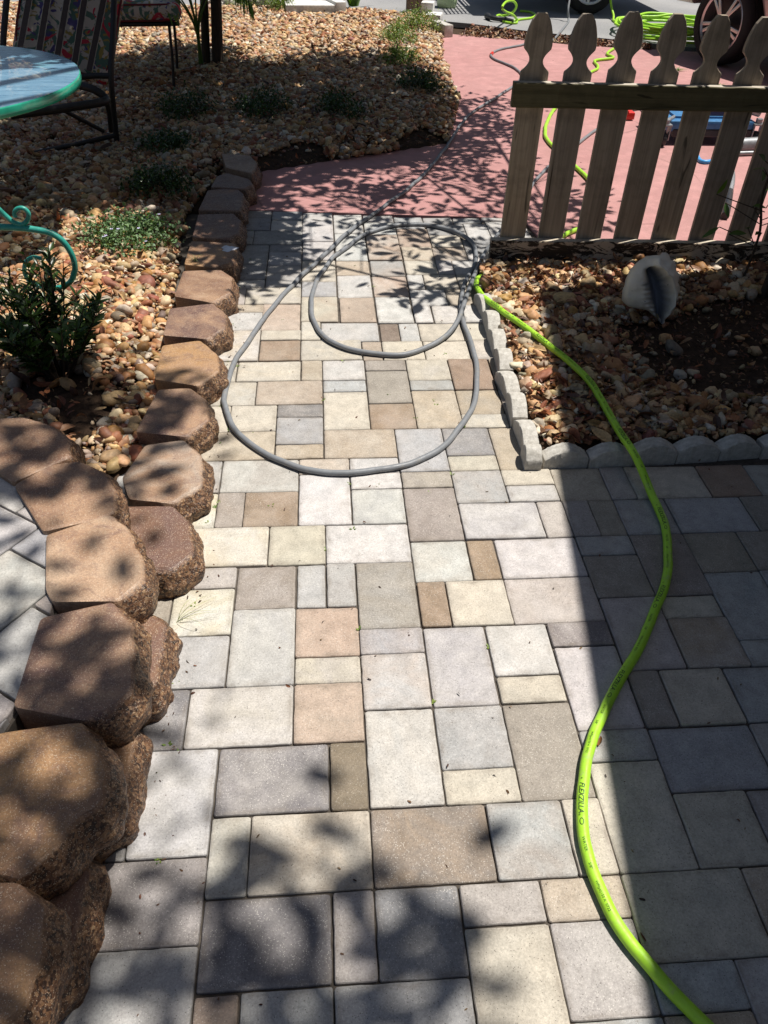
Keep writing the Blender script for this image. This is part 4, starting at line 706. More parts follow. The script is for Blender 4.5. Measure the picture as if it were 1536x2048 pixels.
b = MB(); P0 = G(1478, 290, .045); b.tube([P0 + np.array([0, 0, 0]), P0 + np.array([.14, .03, 0])], .042, 18, caps=False); b.tube([P0 + np.array([.0, 0, 0]), P0 + np.array([.14, .03, 0])], .034, 18, caps=False); b.tube([P0 + np.array([-.10, -.09, -.03]), P0 + np.array([.25, -.05, -.03])], .015, 10); tag(b.build('pipe_fitting', M['greym'], smooth=True, auto=50), 'short grey pipe pieces lying on the red walkway behind the sixth picket', 'pipe')
b = MB(); b.box(G(1248, 232, .03) + np.array([0, .04, 0]), (.16, .10, .05), bev=.012); b.box(G(1248, 232, .06) + np.array([0.02, .06, 0.01]), (.06, .04, .03), bev=.01); tag(b.build('plastic_case', M['redc'], auto=40), 'small red plastic case on the walkway just under the upper rail', 'case')

# ------------------------------------------------------------------ conch shell
def m_shell():
    t = NT('bleached_shell'); f = t.noise(9, 4, 0.6); c = t.ramp(f, [(0.3, (.66, .57, .45)), (0.7, (.82, .76, .66))])
    c = t.mix(t.ramp(t.attr('deep', 'Fac'), [(0.1, 0.0), (0.9, 1.0)]), c, (.20, .205, .235))  # bluish opening, with the shade of the recess painted darker into it
    c = t.mix(t.ramp(t.noise(34, 4, 0.7), [(0.66, 0.0), (0.72, 0.9)]), c, (.07, .05, .03)); t.bump(t.noise(45, 5, .7), .6, .006); return t.out(c, .6, 0, .35)
M['shell'] = m_shell()
OUTL = [(-.02,.125),(.02,.124),(.045,.112),(.064,.092),(.078,.060),(.086,.020),(.088,-.025),(.080,-.070),(.064,-.112),(.050,-.135),(.040,-.150),(.030,-.132),(.010,-.112),(-.014,-.090),(-.050,-.078),(-.085,-.066),(-.104,-.040),(-.104,-.012),(-.094,.030),(-.082,.066),(-.060,.096),(-.040,.112)]
ol = spline([(x, y, 0) for x, y in OUTL + OUTL[:1]], .006)[:-1, :2]; m = len(ol); cen = np.array([-.01, -.005]); vs, dp = [], []; NR = 22
gx = lambda y: np.interp(y, [-.15, -.09, -.02, .04, .08], [.036, .034, .024, .008, -.010])
def front(p, s):
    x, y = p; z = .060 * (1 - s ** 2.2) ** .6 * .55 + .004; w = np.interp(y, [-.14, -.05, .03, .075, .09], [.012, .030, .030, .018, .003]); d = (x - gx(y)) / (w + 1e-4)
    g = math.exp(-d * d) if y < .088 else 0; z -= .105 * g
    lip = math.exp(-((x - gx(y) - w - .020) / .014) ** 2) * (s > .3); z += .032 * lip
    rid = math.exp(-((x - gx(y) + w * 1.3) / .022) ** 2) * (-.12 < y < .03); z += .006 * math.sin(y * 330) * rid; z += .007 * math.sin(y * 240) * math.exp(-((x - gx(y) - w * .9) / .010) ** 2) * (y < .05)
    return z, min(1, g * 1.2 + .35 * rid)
vs.append((cen[0], cen[1], front(cen, 0)[0])); dp.append(front(cen, 0)[1])
for k in range(1, NR + 1):
    s = k / NR
    for q in ol: p = cen + (q - cen) * s; z, g = front(p, s); z += .004 * mnoise.noise(Vector((p[0]*38, p[1]*38, 1.0))); p = p + (q - cen) * .05 * mnoise.noise(Vector((q[0]*45, q[1]*45, 4.0))) * s; vs.append((p[0], p[1], z * (1 if s < 1 else .6))); dp.append(g)
for s, dz in ((1.03, -.02), (1.02, -.045), (.9, -.075), (.7, -.1), (.4, -.118), (.15, -.124)):
    for i, q in enumerate(ol): p = cen + (q - cen) * (s + (.10 * abs(math.sin(i * .42)) + .05) * (q[0] > .03) * (q[1] > -.06) * (s > .8)); vs.append((p[0], p[1], dz + .006 * math.sin(i * .9) * (s > .6))); dp.append(.25)
fs = [(0, 1+i, 1+(i+1) % m) for i in range(m)]
for k in range(NR + 5):
    for i in range(m): j = (i+1) % m; a0 = 1 + k*m; fs.append((a0+i, a0+m+i, a0+m+j, a0+j))
fs.append(tuple(1 + (NR+5)*m + i for i in range(m)))
b = MB(); b.add(vs, fs, 0, deep=[float(q) for q in dp]); so_ = b.build('conch_shell', M['shell'], smooth=True, auto=70); tag(so_, 'large bleached conch shell with toothed open lip leaning in the shaded gravel', 'shell')
so_.location = tuple(V(1306, 576, 2.80)); so_.rotation_euler = (Matrix.Rotation(math.radians(-10), 3, 'Z') @ Matrix.Rotation(math.radians(68), 3, 'X') @ Matrix.Rotation(math.radians(9), 3, 'Z')).to_euler(); so_.scale = (1.04, .95, .95)

# ------------------------------------------------------------------ table and chairs
TC = np.array([-1.735, 3.72]); TRd = .715; TZ = .70
tb = empty('glass_table', (TC[0], TC[1], 0)); tag(tb, 'round blue green glass table top on dark legs at the left edge', 'table')
b = MB(); n = 96; rings = [(TRd - .004, TZ), (TRd, TZ - .004)] ; vs = []
for r, z in ((0.001, TZ), (TRd * .5, TZ), (TRd - .03, TZ), (TRd - .004, TZ)): vs += [(TC[0] + r * math.cos(a), TC[1] + r * math.sin(a), z) for a in np.linspace(0, 2*np.pi, n, endpoint=False)]
b.add(vs, [(k*n+i, (k+1)*n+i, (k+1)*n+(i+1) % n, k*n+(i+1) % n) for k in range(3) for i in range(n)]); b.build('table_top', M['glass'], tb, smooth=True)
b = MB(); vs = []
for r, z in ((TRd - .004, TZ - .0004), (TRd - .001, TZ - .002), (TRd, TZ - .006), (TRd + .0005, TZ - .020), (TRd, TZ - .036), (TRd - .006, TZ - .040), (TRd - .030, TZ - .040), (TRd - .034, TZ - .036)): vs += [(TC[0] + r * math.cos(a), TC[1] + r * math.sin(a), z) for a in np.linspace(0, 2*np.pi, n, endpoint=False)]
b.add(vs, [(k*n+i, (k+1)*n+i, (k+1)*n+(i+1) % n, k*n+(i+1) % n) for k in range(7) for i in range(n)]); b.build('rim', M['glassedge'], tb, smooth=True, auto=60)
b = MB(); b.tube([(TC[0] - .02, TC[1], .05), (TC[0] - .02, TC[1], TZ - .042)], .035, 16); b.build('pedestal', M['iron'], tb, smooth=True, auto=50)
for k in range(4):
    a = math.radians(110 + 60 * k); d = np.array([math.cos(a), math.sin(a)]); b = MB(); b.tube(spline([(*(TC + d * .03), .10), (*(TC + d * .2), .09), (*(TC + d * .38), .05)], .03), .018, 10); b.build('foot', M['iron'], tb, smooth=True, auto=50)
ch = empty('patio_chair', (-1.5, 5.05, 0)); tag(ch, 'dark strap patio chair with its slatted back towards the camera, behind the glass table', 'chair')
bot = lambda px, py: V(px, py, 5.08); top = lambda px: V(px, 0, 5.30); 
def up(p, q, e=.16): d = (q - p) / np.linalg.norm(q - p); return q + d * e
for (t0, b0, b1) in ((58, 41, 92), (95, 77, 108), (134, 113, 122), (169, 148, 134), (207, 178, 142)):
    p, q = bot(b0, b1), top(t0); q = up(p, q); p = p + (p - q) / np.linalg.norm(p - q) * .10 * (b0 < 150); b = MB(); d = (q - p) / np.linalg.norm(q - p); sx = np.cross(d, [0, 1, 0]); sx /= np.linalg.norm(sx); nn = np.cross(sx, d); L = np.linalg.norm(q - p)
    b.box((p + q) / 2, (.030, .004, L), ax=[sx, nn, d], bev=.001); so2 = b.build('strap', M['strap'], ch)
    e = MB()
    for sgn in (-1, 1):
        pts = [p + (q - p) * t + sx * sgn * (.0165 + .0012 * math.sin(t * 90 + sgn)) for t in np.linspace(0, 1, 40)]; e.tube(pts, .0022, 6)
    e.build('frayed_edge', M['strapedge'], so2)
fp, lp, tp = V(237, 303, 5.12), V(222, 152, 5.08), V(228, 0, 5.30)
b = MB(); b.tube(spline([fp + [0, 0, .012], V(229, 240, 5.10), lp, V(226, 70, 5.18), up(lp, tp)], .03), .017, 12); b.build('frame_post', M['iron'], ch, smooth=True, auto=50)
b = MB(); b.tube(spline([V(-40, 326, 5.12) , V(8, 165, 5.08), V(6, 90, 5.12), up(V(8, 165, 5.08), V(16, 0, 5.30))], .03), .017, 12); b.build('frame_post', M['iron'], ch, smooth=True, auto=50)
b = MB(); b.tube(spline([lp, V(180, 152, 5.08), V(100, 162, 5.08), V(8, 165, 5.08)], .03), .016, 10); b.build('seat_rail', M['iron'], ch, smooth=True, auto=50)
b = MB(); b.tube(spline([V(234, 270, 5.11), V(160, 287, 5.0), V(70, 306, 4.92), V(-40, 330, 4.85)], .03), .014, 10); b.build('stretcher', M['iron'], ch, smooth=True, auto=50)
b = MB(); b.tube(spline([V(158, 170, 4.9), V(190, 180, 4.86), V(212, 197, 4.86), V(205, 204, 4.80), V(150, 213, 4.72), V(90, 222, 4.66), V(20, 230, 4.6)], .03), .022, 10); b.build('armrest', M['iron'], ch, smooth=True, auto=50)
b = MB(); b.tube(spline([V(212, 199, 4.88), V(218, 225, 4.95), V(222, 262, 5.02)], .03), .014, 10); b.build('armrest_support', M['iron'], ch, smooth=True, auto=50)
b = MB(); b.tube([V(128, 221, 4.75), V(206, 262, 4.98)], .012, 10); b.build('brace', M['iron'], ch, smooth=True, auto=50)
def cushion(name, c, ax, size, label, bev=.045):
    b = MB(); bm = bmesh.new(); bmesh.ops.create_cube(bm, size=1.0)
    for v in bm.verts: v.co = Vector((v.co.x * size[0], v.co.y * size[1], v.co.z * size[2]))
    bmesh.ops.bevel(bm, geom=bm.edges[:], offset=min(bev, min(size) * .48), segments=5, profile=.5, affect='EDGES'); bmesh.ops.subdivide_edges(bm, edges=[e for e in bm.edges if e.calc_length() > .1], cuts=7, use_grid_fill=True); bm.verts.index_update()
    vs = []
    for v in bm.verts:
        q = np.array(v.co); w = max(0, 1 - (2*q[0]/size[0])**2) * max(0, 1 - (2*q[1]/size[1])**2); q[2] += np.sign(q[2]) * .02 * w + .006 * mnoise.noise(Vector(tuple(q * 9))); vs.append(q)
    A = np.array(ax); b.add([c + A.T @ q for q in vs], [[v.index for v in f.verts] for f in bm.faces]); bm.free(); o = b.build(name, M['fabric'], smooth=True, auto=60); tag(o, label, 'cushion')
    e = MB()
    for z in (-1, 1):
        pts = []
        for k in range(48):
            a = 2*np.pi*k/48; s = lambda v: math.copysign(abs(v) ** .38, v); pts.append(c + A.T @ np.array([s(math.cos(a)) * size[0] * .485, s(math.sin(a)) * size[1] * .485, z * size[2] * .42]))
        e.tube(pts, .006, 8, closed=True)
    e.build('piping', M['piping'], o, smooth=True); return o
p, q = V(118, 138, 5.15), up(V(118, 138, 5.15), V(140, 0, 5.37), .22); d = (q - p) / np.linalg.norm(q - p); sx = np.array([.97, .24, 0]); sx -= d * (sx @ d); sx /= np.linalg.norm(sx); nn = np.cross(d, sx)
cushion('chair_cushion', (p + q) / 2 + nn * .0 + np.array([0, .075, .0]), [sx, d, np.cross(sx, d)], (.54, np.linalg.norm(q - p) + .06, .09), 'tropical flower print back cushion behind the dark chair straps')
cushion('chair_cushion', np.array([-1.31, 6.72, .545]), [[.985, .17, 0], [-.17, .985, 0], [0, 0, 1]], (.62, .54, .115), 'tropical print seat cushion with maroon piping on the farther chair')
c2 = empty('patio_chair', (-1.31, 6.72, 0)); tag(c2, 'farther dark patio chair with one thin leg showing beneath its seat cushion', 'chair')
R2 = np.array([[.985, .17], [-.17, .985]])
lg = [(.205, -.24), (-.25, -.24), (.25, .24), (-.25, .24)]
for (x, y) in lg:
    w = np.array([-1.31, 6.72]) + R2.T @ np.array([x, y]); b = MB(); b.tube(spline([(w[0] - .02, w[1], .03), (w[0], w[1], .25), (w[0] + .01, w[1], .47)], .04), .011, 10); b.build('leg', M['iron'], c2, smooth=True, auto=50)
b = MB(); cs = [np.array([-1.31, 6.72]) + R2.T @ np.array(s) for s in ((.28, -.25), (-.28, -.25), (-.28, .25), (.28, .25))]; b.tube([(w[0], w[1], .475) for w in cs], .014, 8, closed=True); b.build('seat_frame', M['iron'], c2, smooth=True, auto=50)
b = MB()
for k in range(5): t = (k + .5) / 5; w0 = cs[0] * (1-t) + cs[1] * t; w1 = cs[3] * (1-t) + cs[2] * t; b.tube([(w0[0], w0[1], .479), (w1[0], w1[1], .479)], .008, 6)
b.build('seat_straps', M['strap'], c2)
b = MB(); w = cs[2:]; b.tube(spline([(w[0][0], w[0][1], .475), (w[0][0], w[0][1] + .08, .8), (w[0][0], w[0][1] + .14, 1.0), (w[1][0], w[1][1] + .14, 1.0), (w[1][0], w[1][1] + .08, .8), (w[1][0], w[1][1], .475)], .04), .013, 8); b.build('back_frame', M['iron'], c2, smooth=True, auto=50)

# ------------------------------------------------------------------ teal iron scroll in the left bed
SY = 2.62; sv = lambda x, y: V(x, y, SY)
sr = empty('iron_scroll', sv(-60, 470)); tag(sr, 'teal painted iron scroll ornament curling above the leafy shrub', 'garden ornament')
b = MB(); q = spline([sv(-70, 452), sv(-20, 454), sv(30, 455), sv(68, 459), sv(100, 466), sv(125, 482), sv(143, 508), sv(150, 535), sv(146, 556)], .008); b.tube(q, np.linspace(.0115, .0095, len(q)), 14); b.build('arm', M['teal'], sr, smooth=True, auto=60)
b = MB(); q = spline([sv(148, 545), sv(142, 562), sv(126, 573), sv(102, 577), sv(78, 573), sv(58, 561), sv(49, 543), sv(52, 524), sv(66, 515), sv(84, 517)], .008); b.tube(q, np.linspace(.0092, .0068, len(q)), 12); b.build('curl', M['teal'], sr, smooth=True, auto=60)
b = MB(); q = spline([sv(-30, 395), sv(-5, 416), sv(12, 432), sv(28, 445), sv(44, 449), sv(55, 440), sv(57, 427), sv(48, 417), sv(36, 417), sv(29, 425), sv(31, 434)], .006); b.tube(q, np.linspace(.0085, .0070, len(q)), 12); b.build('curl', M['teal'], sr, smooth=True, auto=60)
b = MB(); e = sv(-70, 452); b.tube([(e[0], e[1], 0), (e[0], e[1], e[2] + .25)], .0115, 12); b.build('stake', M['teal'], sr, smooth=True, auto=60)
# ------------------------------------------------------------------ plants
def leaf_arrays(C, D, Nrm, L, Wd, fold=.15, droop=.2, pointed=.55):
    """many leaves: base points C, unit directions D, unit normals Nrm, lengths L, widths Wd"""
    n = len(C); S = np.cross(D, Nrm); S /= np.linalg.norm(S, axis=1)[:, None] + 1e-9; Nn = np.cross(S, D)
    prof = [(0, .06, 0), (.25, .75, 0), (.5, 1.0, 0), (.78, .62, 0), (1.0, .02, 0)]; vs = []
    for t, w, _ in prof:
        z = -droop * t * t
        for k in (-1, 0, 1): vs.append(C + D * (L * t)[:, None] + S * (k * w * Wd * .5)[:, None] + Nn * ((z * L) + (abs(k) * fold * w * Wd))[:, None])
    Vt = np.stack(vs, 1); q = []
    for i in range(4):
        for j in range(2): a = 3*i + j; q.append((a, a+1, a+4, a+3))
    F = (np.array(q)[None] + (np.arange(n) * 15)[:, None, None]).reshape(-1, 4); return Vt.reshape(-1, 3), F
def unit(a): return a / (np.linalg.norm(a, axis=-1, keepdims=True) + 1e-9)
def stems_plant(name, base, stems, label, cat, mat, group=None, leaf=(.045, .013), per=26, seed=0, hgt=(.3, .46), spread=.17, twig=.0035, whorl=True):
    r_ = np.random.default_rng(seed); root = empty(name, base); tag(root, label, cat, group); C, D, N, L, Wd = [], [], [], [], []; b = MB(); base = np.array(base)
    for k in range(stems):
        a = r_.uniform(0, 2*np.pi); rad = spread * math.sqrt(r_.uniform(.02, 1)); h = r_.uniform(*hgt) * (1 - .35 * (rad / spread) ** 2)
        tip = base + np.array([rad * math.cos(a), rad * math.sin(a), h]); mid = base + np.array([rad * .55 * math.cos(a), rad * .55 * math.sin(a), h * .5]); P = spline([base + np.array([.02 * math.cos(a), .02 * math.sin(a), 0]), mid, tip], .02); b.tube(P, np.linspace(twig, twig * .4, len(P)), 5)
        T = unit(np.gradient(P, axis=0))
        for i in range(per):
            t = r_.uniform(.28, 1.0) ** .8; q = min(len(P) - 1, int(t * (len(P) - 1))); ph = r_.uniform(0, 2*np.pi); o = np.array([math.cos(ph), math.sin(ph), 0]); d = unit(T[q] * r_.uniform(.5, 1.2) + o * r_.uniform(.6, 1.0)); C.append(P[q]); D.append(d); N.append(unit(T[q] - d * (T[q] @ d) + r_.normal(0, .15, 3))); s = r_.uniform(.7, 1.2) * (1 - .25 * (t > .92)); L.append(leaf[0] * s); Wd.append(leaf[1] * s)
    b.build('stems', M['bark'], root, smooth=True)
    v, f = leaf_arrays(np.array(C), np.array(D), np.array(N), np.array(L), np.array(Wd)); np_obj('foliage', v - 0, f, mat, None, smooth=True, parent=root); return root
g0 = G(116, 765, .05)
stems_plant('leafy_shrub', (g0[0] + .01, g0[1] + .02, 0.045), 48, 'upright dark green shrub with narrow glossy leaves in front of the teal scroll', 'shrub', M['shrub'], leaf=(.052, .0155), per=27, seed=3, hgt=(.27, .50), spread=.205)
def low_plant(px, py, rx, ry, h, n, mat, label, seed, group=None, ls=(.017, .011), flowers=0, z0=.055):
    r_ = np.random.default_rng(seed); c = G(px, py, z0); root = empty('ground_plant', (c[0], c[1], z0)); tag(root, label, 'plant', group); C = []; b = MB()
    nc = max(5, n // 40); hubs = []
    for k in range(nc): a, q = r_.uniform(0, 2*np.pi), math.sqrt(r_.random()); hubs.append(np.array([c[0] + rx*q*math.cos(a), c[1] + ry*q*math.sin(a), z0 + h * (.35 + .65 * (1 - q*q)) * r_.uniform(.6, 1.1)]))
    for hb in hubs: P = spline([(c[0] + (hb[0]-c[0])*.3, c[1] + (hb[1]-c[1])*.3, z0 - .01), (c[0] + (hb[0]-c[0])*.75, c[1] + (hb[1]-c[1])*.75, hb[2]*.8), hb], .03); b.tube(P, .002, 5)
    hubs = np.array(hubs); idx = r_.integers(0, nc, n); C = hubs[idx] + r_.normal(0, 1, (n, 3)) * np.array([rx * .26, ry * .26, h * .30]); C[:, 2] = np.maximum(C[:, 2], z0 + .004)
    D = unit(r_.normal(0, 1, (n, 3)) + np.array([0, 0, .35])); N = unit(r_.normal(0, .5, (n, 3)) + np.array([0, 0, 1])); s = r_.uniform(.6, 1.3, n)
    b.build('stems', M['bark'], root); v, f = leaf_arrays(C, D, N, ls[0] * s, ls[1] * s); np_obj('foliage', v, f, mat, None, True, root)
    if flowers:
        fb = MB()
        for hb in C[r_.integers(0, n, flowers)]:
            for k in range(5): a = 2*np.pi*k/5; o = np.array([math.cos(a), math.sin(a), .25]); s_ = np.array([-math.sin(a), math.cos(a), 0]); p = hb + np.array([0, 0, .012]); fb.add([p, p + o*.005 + s_*.0035, p + o*.009, p + o*.005 - s_*.0035], [(0, 1, 2, 3)])
        fb.build('blossoms', M['flower'], root)
    return root
gp = 'low creeping plants in the left gravel bed'
low_plant(250, 480, .20, .18, .075, 2300, M['creeper'], 'sunlit light green creeping plant dotted with tiny lavender flowers', 11, flowers=16)
for i, (px, py, rx, ry, h, lab) in enumerate([(320, 388, .15, .16, .08, 'shaded dark creeping plant directly behind the sunlit flowering creeper'), (375, 232, .16, .2, .09, 'dark creeping plant in the shade below the thin chair leg'), (335, 300, .14, .16, .06, 'shaded creeping plant between the walkway blocks and the chair foot'), (528, 228, .17, .2, .09, 'dark creeping plant to the right of the two trunks in the shade'), (680, 232, .15, .2, .09, 'dark creeping plant in the middle of the shaded gravel'),
        (838, 180, .17, .22, .08, 'shaded plant by the walkway at the edge of the tree shadow'), (800, 84, .16, .3, .10, 'sunlit scrubby green plant near the walkway at the back of the bed'), (835, 58, .18, .3, .11, 'sunlit green plant with bluish flowers nearest the wooden post'), (800, 125, .15, .25, .07, 'small half sunlit plant at the border of the tree shadow'), (500, 12, .25, .3, .10, 'weedy green tuft among the far edging stones at the back of the bed'), (560, 22, .14, .2, .12, 'small weed clump beside the far concrete pieces')]):
    low_plant(px, py, rx, ry, h * 1.25, 1300, M['weed'] if py < 130 else M['shrub'], lab, 30 + i, gp, (.022, .011), flowers=6 if i == 7 else 0)
def blades(name, base, n, L, lean, wd, mat, label, cat, seed, r0=.01):
    r_ = np.random.default_rng(seed); b = MB(); base = np.array(base)
    for k in range(n):
        a = r_.uniform(0, 2*np.pi) if lean[2] is None else r_.normal(lean[2], .55); l = L * r_.uniform(.55, 1.1); o = np.array([math.cos(a), math.sin(a), 0]); s = np.array([-o[1], o[0], 0]); p0 = base + o * r_.uniform(0, r0); vs = []
        up_, out = r_.uniform(*lean[0]), r_.uniform(*lean[1])
        for t in np.linspace(0, 1, 7): p = p0 + np.array([0, 0, 1]) * l * (up_ * t - .75 * up_ * t*t) + o * l * out * t ** 1.3; w = wd * (1 - t ** 2) * .5 + .0002; vs += [p - s*w, p + s*w + np.array([0, 0, w*.3])]
        b.add(vs, [(2*i, 2*i+1, 2*i+3, 2*i+2) for i in range(6)])
    o = b.build(name, mat, smooth=True); return tag(o, label, cat)
blades('grass_tuft', G(352, 1245, .0), 6, .16, ((.5, .9), (.6, 1.0), .55), .0009, M['grass'], 'thin wiry grass tuft growing from the joint beside a lower wall block', 'grass tuft', 5)
blades('grass_tuft', G(390, 520, .085), 22, .05, ((.5, .9), (.3, .8), None), .002, M['grass'], 'tiny grass tuft on the block with the white paint splash', 'grass tuft', 6)
blades('grass_tuft', G(1355, 142, .0), 30, .12, ((.3, .7), (.3, 1.0), None), .006, M['weed'], 'small yellow green weed tuft on the walkway behind the fence', 'grass tuft', 7)
blades('grass_tuft', G(1440, 172, .0), 24, .10, ((.3, .7), (.3, 1.0), None), .006, M['weed'], 'yellow green weed tuft beside the shadow of the car', 'grass tuft', 8)
blades('strap_leaf_plant', (.42, 10.75, .03), 26, .62, ((.9, 1.5), (.5, .9), None), .045, M['palm'], 'strap leaved green plant at the very back of the bed, left of the wooden post', 'plant', 9, .06)
blades('grass_tuft', G(905, 188, .0), 16, .12, ((.6, 1.1), (.2, .6), None), .008, M['weed'], 'little green sprout at the edge of the bed and the red walkway', 'grass tuft', 10)
jw = MB(); r_ = np.random.default_rng(77)
for k in range(70):
    x = -.375 + abs(r_.normal(0, .02)) if k < 40 else PX0 + U * r_.integers(-5, 7); y = r_.uniform(.6, 3.9); 
    for q in range(4): a = r_.uniform(0, 6.28); o_ = np.array([math.cos(a), math.sin(a), .5]); s_ = np.array([-math.sin(a), math.cos(a), 0]); p0 = np.array([x, y, -.003]); l = r_.uniform(.005, .013); jw.add([p0 - s_*.001, p0 + s_*.001, p0 + o_*l*.6 + s_*.0025, p0 + o_*l, p0 + o_*l*.6 - s_*.0025], [(0, 1, 2, 3, 4)])
tag(jw.build('joint_weeds', M['weed']), 'tiny green weeds and moss growing in the paving joints', 'weeds', kind='stuff')
# palm seedling beside the trunks
pr = empty('palm_seedling', G(403, 135, .06)); tag(pr, 'young palm with bright feathery fronds beside the two dark trunks', 'palm'); pb_ = G(403, 135, .06); b = MB(); C, D, N, L, Wd = [], [], [], [], []
r_ = np.random.default_rng(4)
for k in range(9):
    a = math.radians([150, 60, 200, 20, 110, 260, 320, 90, 175][k]); o = np.array([math.cos(a), math.sin(a), 0]); l = r_.uniform(.55, .85); sp = .55 if k % 3 else .8
    P = spline([pb_ + o*.01, pb_ + np.array([0, 0, .30]) + o * .02, pb_ + np.array([0, 0, .55]) + o * l * .25, pb_ + np.array([0, 0, .55 + .22 * sp]) + o * l * .55, pb_ + np.array([0, 0, .52]) + o * l], .03); b.tube(P, np.linspace(.009, .002, len(P)), 6); T = unit(np.gradient(P, axis=0))
    for i in range(int(len(P) * .42), len(P)):
        for sg in (-1, 1, -1, 1): s_ = np.cross(T[i], [0, 0, 1]); s_ /= np.linalg.norm(s_) + 1e-9; C.append(P[i]); D.append(unit(T[i] * .9 + s_ * sg * r_.uniform(.5, .9) + np.array([0, 0, r_.normal(0, .12)]))); N.append(np.array([0, 0, 1.0])); L.append(r_.uniform(.14, .24)); Wd.append(.014)
b.build('stems', M['palm'], pr, smooth=True); v, f = leaf_arrays(np.array(C), np.array(D), np.array(N), np.array(L), np.array(Wd), .2, .25); np_obj('fronds', v, f, M['palm'], None, True, pr)

# ------------------------------------------------------------------ trees: leaves stand where the sun puts their shade on the ground
def poly_area(p): p = np.array(p); return abs(np.sum(p[:, 0]*np.roll(p[:, 1], -1) - np.roll(p[:, 0], -1)*p[:, 1])) / 2
def canopy_points(px, z0, clusters_per_m2, hz, seed):
    r_ = np.random.default_rng(seed); P = np.array([G(x, y, z0)[:2] for x, y in px]); n = int(poly_area(P) * clusters_per_m2); out = np.zeros((0, 2))
    while len(out) < n: q = np.c_[r_.uniform(P[:, 0].min(), P[:, 0].max(), n*2), r_.uniform(P[:, 1].min(), P[:, 1].max(), n*2)]; out = np.vstack([out, q[inpoly(q, P)]])
    out = out[:n]; h = r_.uniform(hz[0], hz[1], n); return np.c_[out + SUNV[None, :2] / SUNV[2] * (h - z0)[:, None], h]
def tree(name, base, r0, fork, pts, label, lsize, per, spread, seed, trunks=1, nl=7, mat='leaf'):
    r_ = np.random.default_rng(seed); root = empty(name, base); tag(root, label, 'tree'); base = np.array(base, float); fork = np.array(fork, float)
    b = MB()
    for k in range(trunks):
        o = np.array([-.095 * k, .02 * k, 0]); P = spline([base + o - [0, 0, .05], base + o + (fork - base) * .35 + np.array([.01, 0, 0]), base + (fork - base) * .7 + o * .8, fork + o * .3], .06); b.tube(P, np.interp(np.linspace(0, 1, len(P)), [0, .06, 1], [r0 * 1.2, r0, r0 * .72]) * (1 - .25 * k), 12)
    b.build('trunk', M['bark'], root, smooth=True, auto=60)
    cl = pts[r_.choice(len(pts), min(nl, len(pts)), replace=False)].copy()
    for it in range(6):
        lab = np.argmin(((pts[:, None] - cl[None])**2).sum(-1), 1)
        for k in range(len(cl)):
            if (lab == k).any(): cl[k] = pts[lab == k].mean(0)
    b = MB(); zmin = pts[:, 2].min()
    for k in range(len(cl)):
        e = cl[k] + np.array([0, 0, .05]); mid = fork * .5 + e * .5 + np.array([0, 0, .15]); mid[2] = max(mid[2], 1.75 if mid[1] > 0 else 1.9); P = spline([fork - [0, 0, .1], fork * .75 + e * .25 + np.array([0, 0, .12]), mid, e], .08); b.tube(P, np.linspace(r0 * .55, .010, len(P)), 8)
        for q in pts[lab == k]: j = np.argmin(np.linalg.norm(P - q, axis=1)); j = max(2, j - 3); b.tube(spline([P[j], (P[j] + q) / 2 + r_.normal(0, .03, 3), q], .08), np.linspace(.0065, .0025, max(4, int(1)) * 1)[:4] if False else .0038, 4, caps=False)
    b.build('limbs', M['bark'], root)
    n = len(pts); C = np.repeat(pts, per, 0) + r_.normal(0, 1, (n*per, 3)) * np.array([spread, spread, spread * .5]) * .5; D = unit(r_.normal(0, 1, (n*per, 3)) * np.array([1, 1, .45])); N = unit(r_.normal(0, .55, (n*per, 3)) + np.array([0, 0, 1])); s = lsize[0] * np.exp(r_.normal(0, .22, n*per))
    v, f = leaf_arrays(C, D, N, s, s * lsize[1]); np_obj('crown', v, f, M[mat], None, True, root); return root
SH_A = [(0,205),(200,135),(330,95),(430,105),(470,135),(560,122),(640,112),(760,118),(830,135),(880,180),(915,235),(900,290),(800,305),(640,325),(515,350),(500,440),(470,520),(420,520),(350,410),(200,405),(0,430)]
SH_A2 = [(330,130),(560,150),(860,190),(900,280),(520,345),(350,330),(250,300)]
SH_A3 = [(-60,250),(240,240),(480,330),(490,450),(330,410),(150,398),(-60,425)]
SH_B = [(505,350),(800,306),(900,290),(930,215),(990,190),(1045,205),(1015,440),(480,432)]
SH_C = [(740,432),(985,440),(970,520),(945,600),(860,632),(740,640),(690,600),(700,540),(730,490)]
SH_C2 = [(590,432),(740,432),(720,500),(690,610),(560,560),(600,500)]
SH_CD = [(455,430),(570,432),(565,470),(535,560),(470,590),(440,520)]
SH_BR = [(1040,330),(1110,330),(1200,420),(1180,470),(1040,470)]
pA = np.vstack([canopy_points(SH_A, .05, 82, (2.3, 3.3), 1), canopy_points(SH_A2, .05, 44, (2.5, 3.5), 2), canopy_points(SH_A3, .05, 70, (2.1, 2.9), 7)])
pB = np.vstack([canopy_points(SH_B, 0, 40, (1.9, 2.7), 3), canopy_points(SH_C, 0, 24, (1.75, 2.3), 4), canopy_points(SH_C2, 0, 8, (1.75, 2.3), 9), canopy_points(SH_CD, 0, 260, (1.8, 2.4), 5), canopy_points(SH_BR, 0, 34, (1.9, 2.5), 6)])
tb0 = G(434, 138, .04); tree('twin_trunk_tree', (tb0[0], tb0[1], .0), .046, (-.70, 7.5, 2.2), pA, 'tree with two slim dark trunks standing in the gravel behind the chairs', (.105, .42), 14, .30, 11, trunks=2, nl=11)
tb1 = np.array([1.905, 3.03, 0]); tree('slender_tree', tb1, .018, (1.93, 3.08, 1.75), pB, 'slender dark stemmed tree in the right bed against the fence', (.082, .42), 15, .19, 12, nl=10)
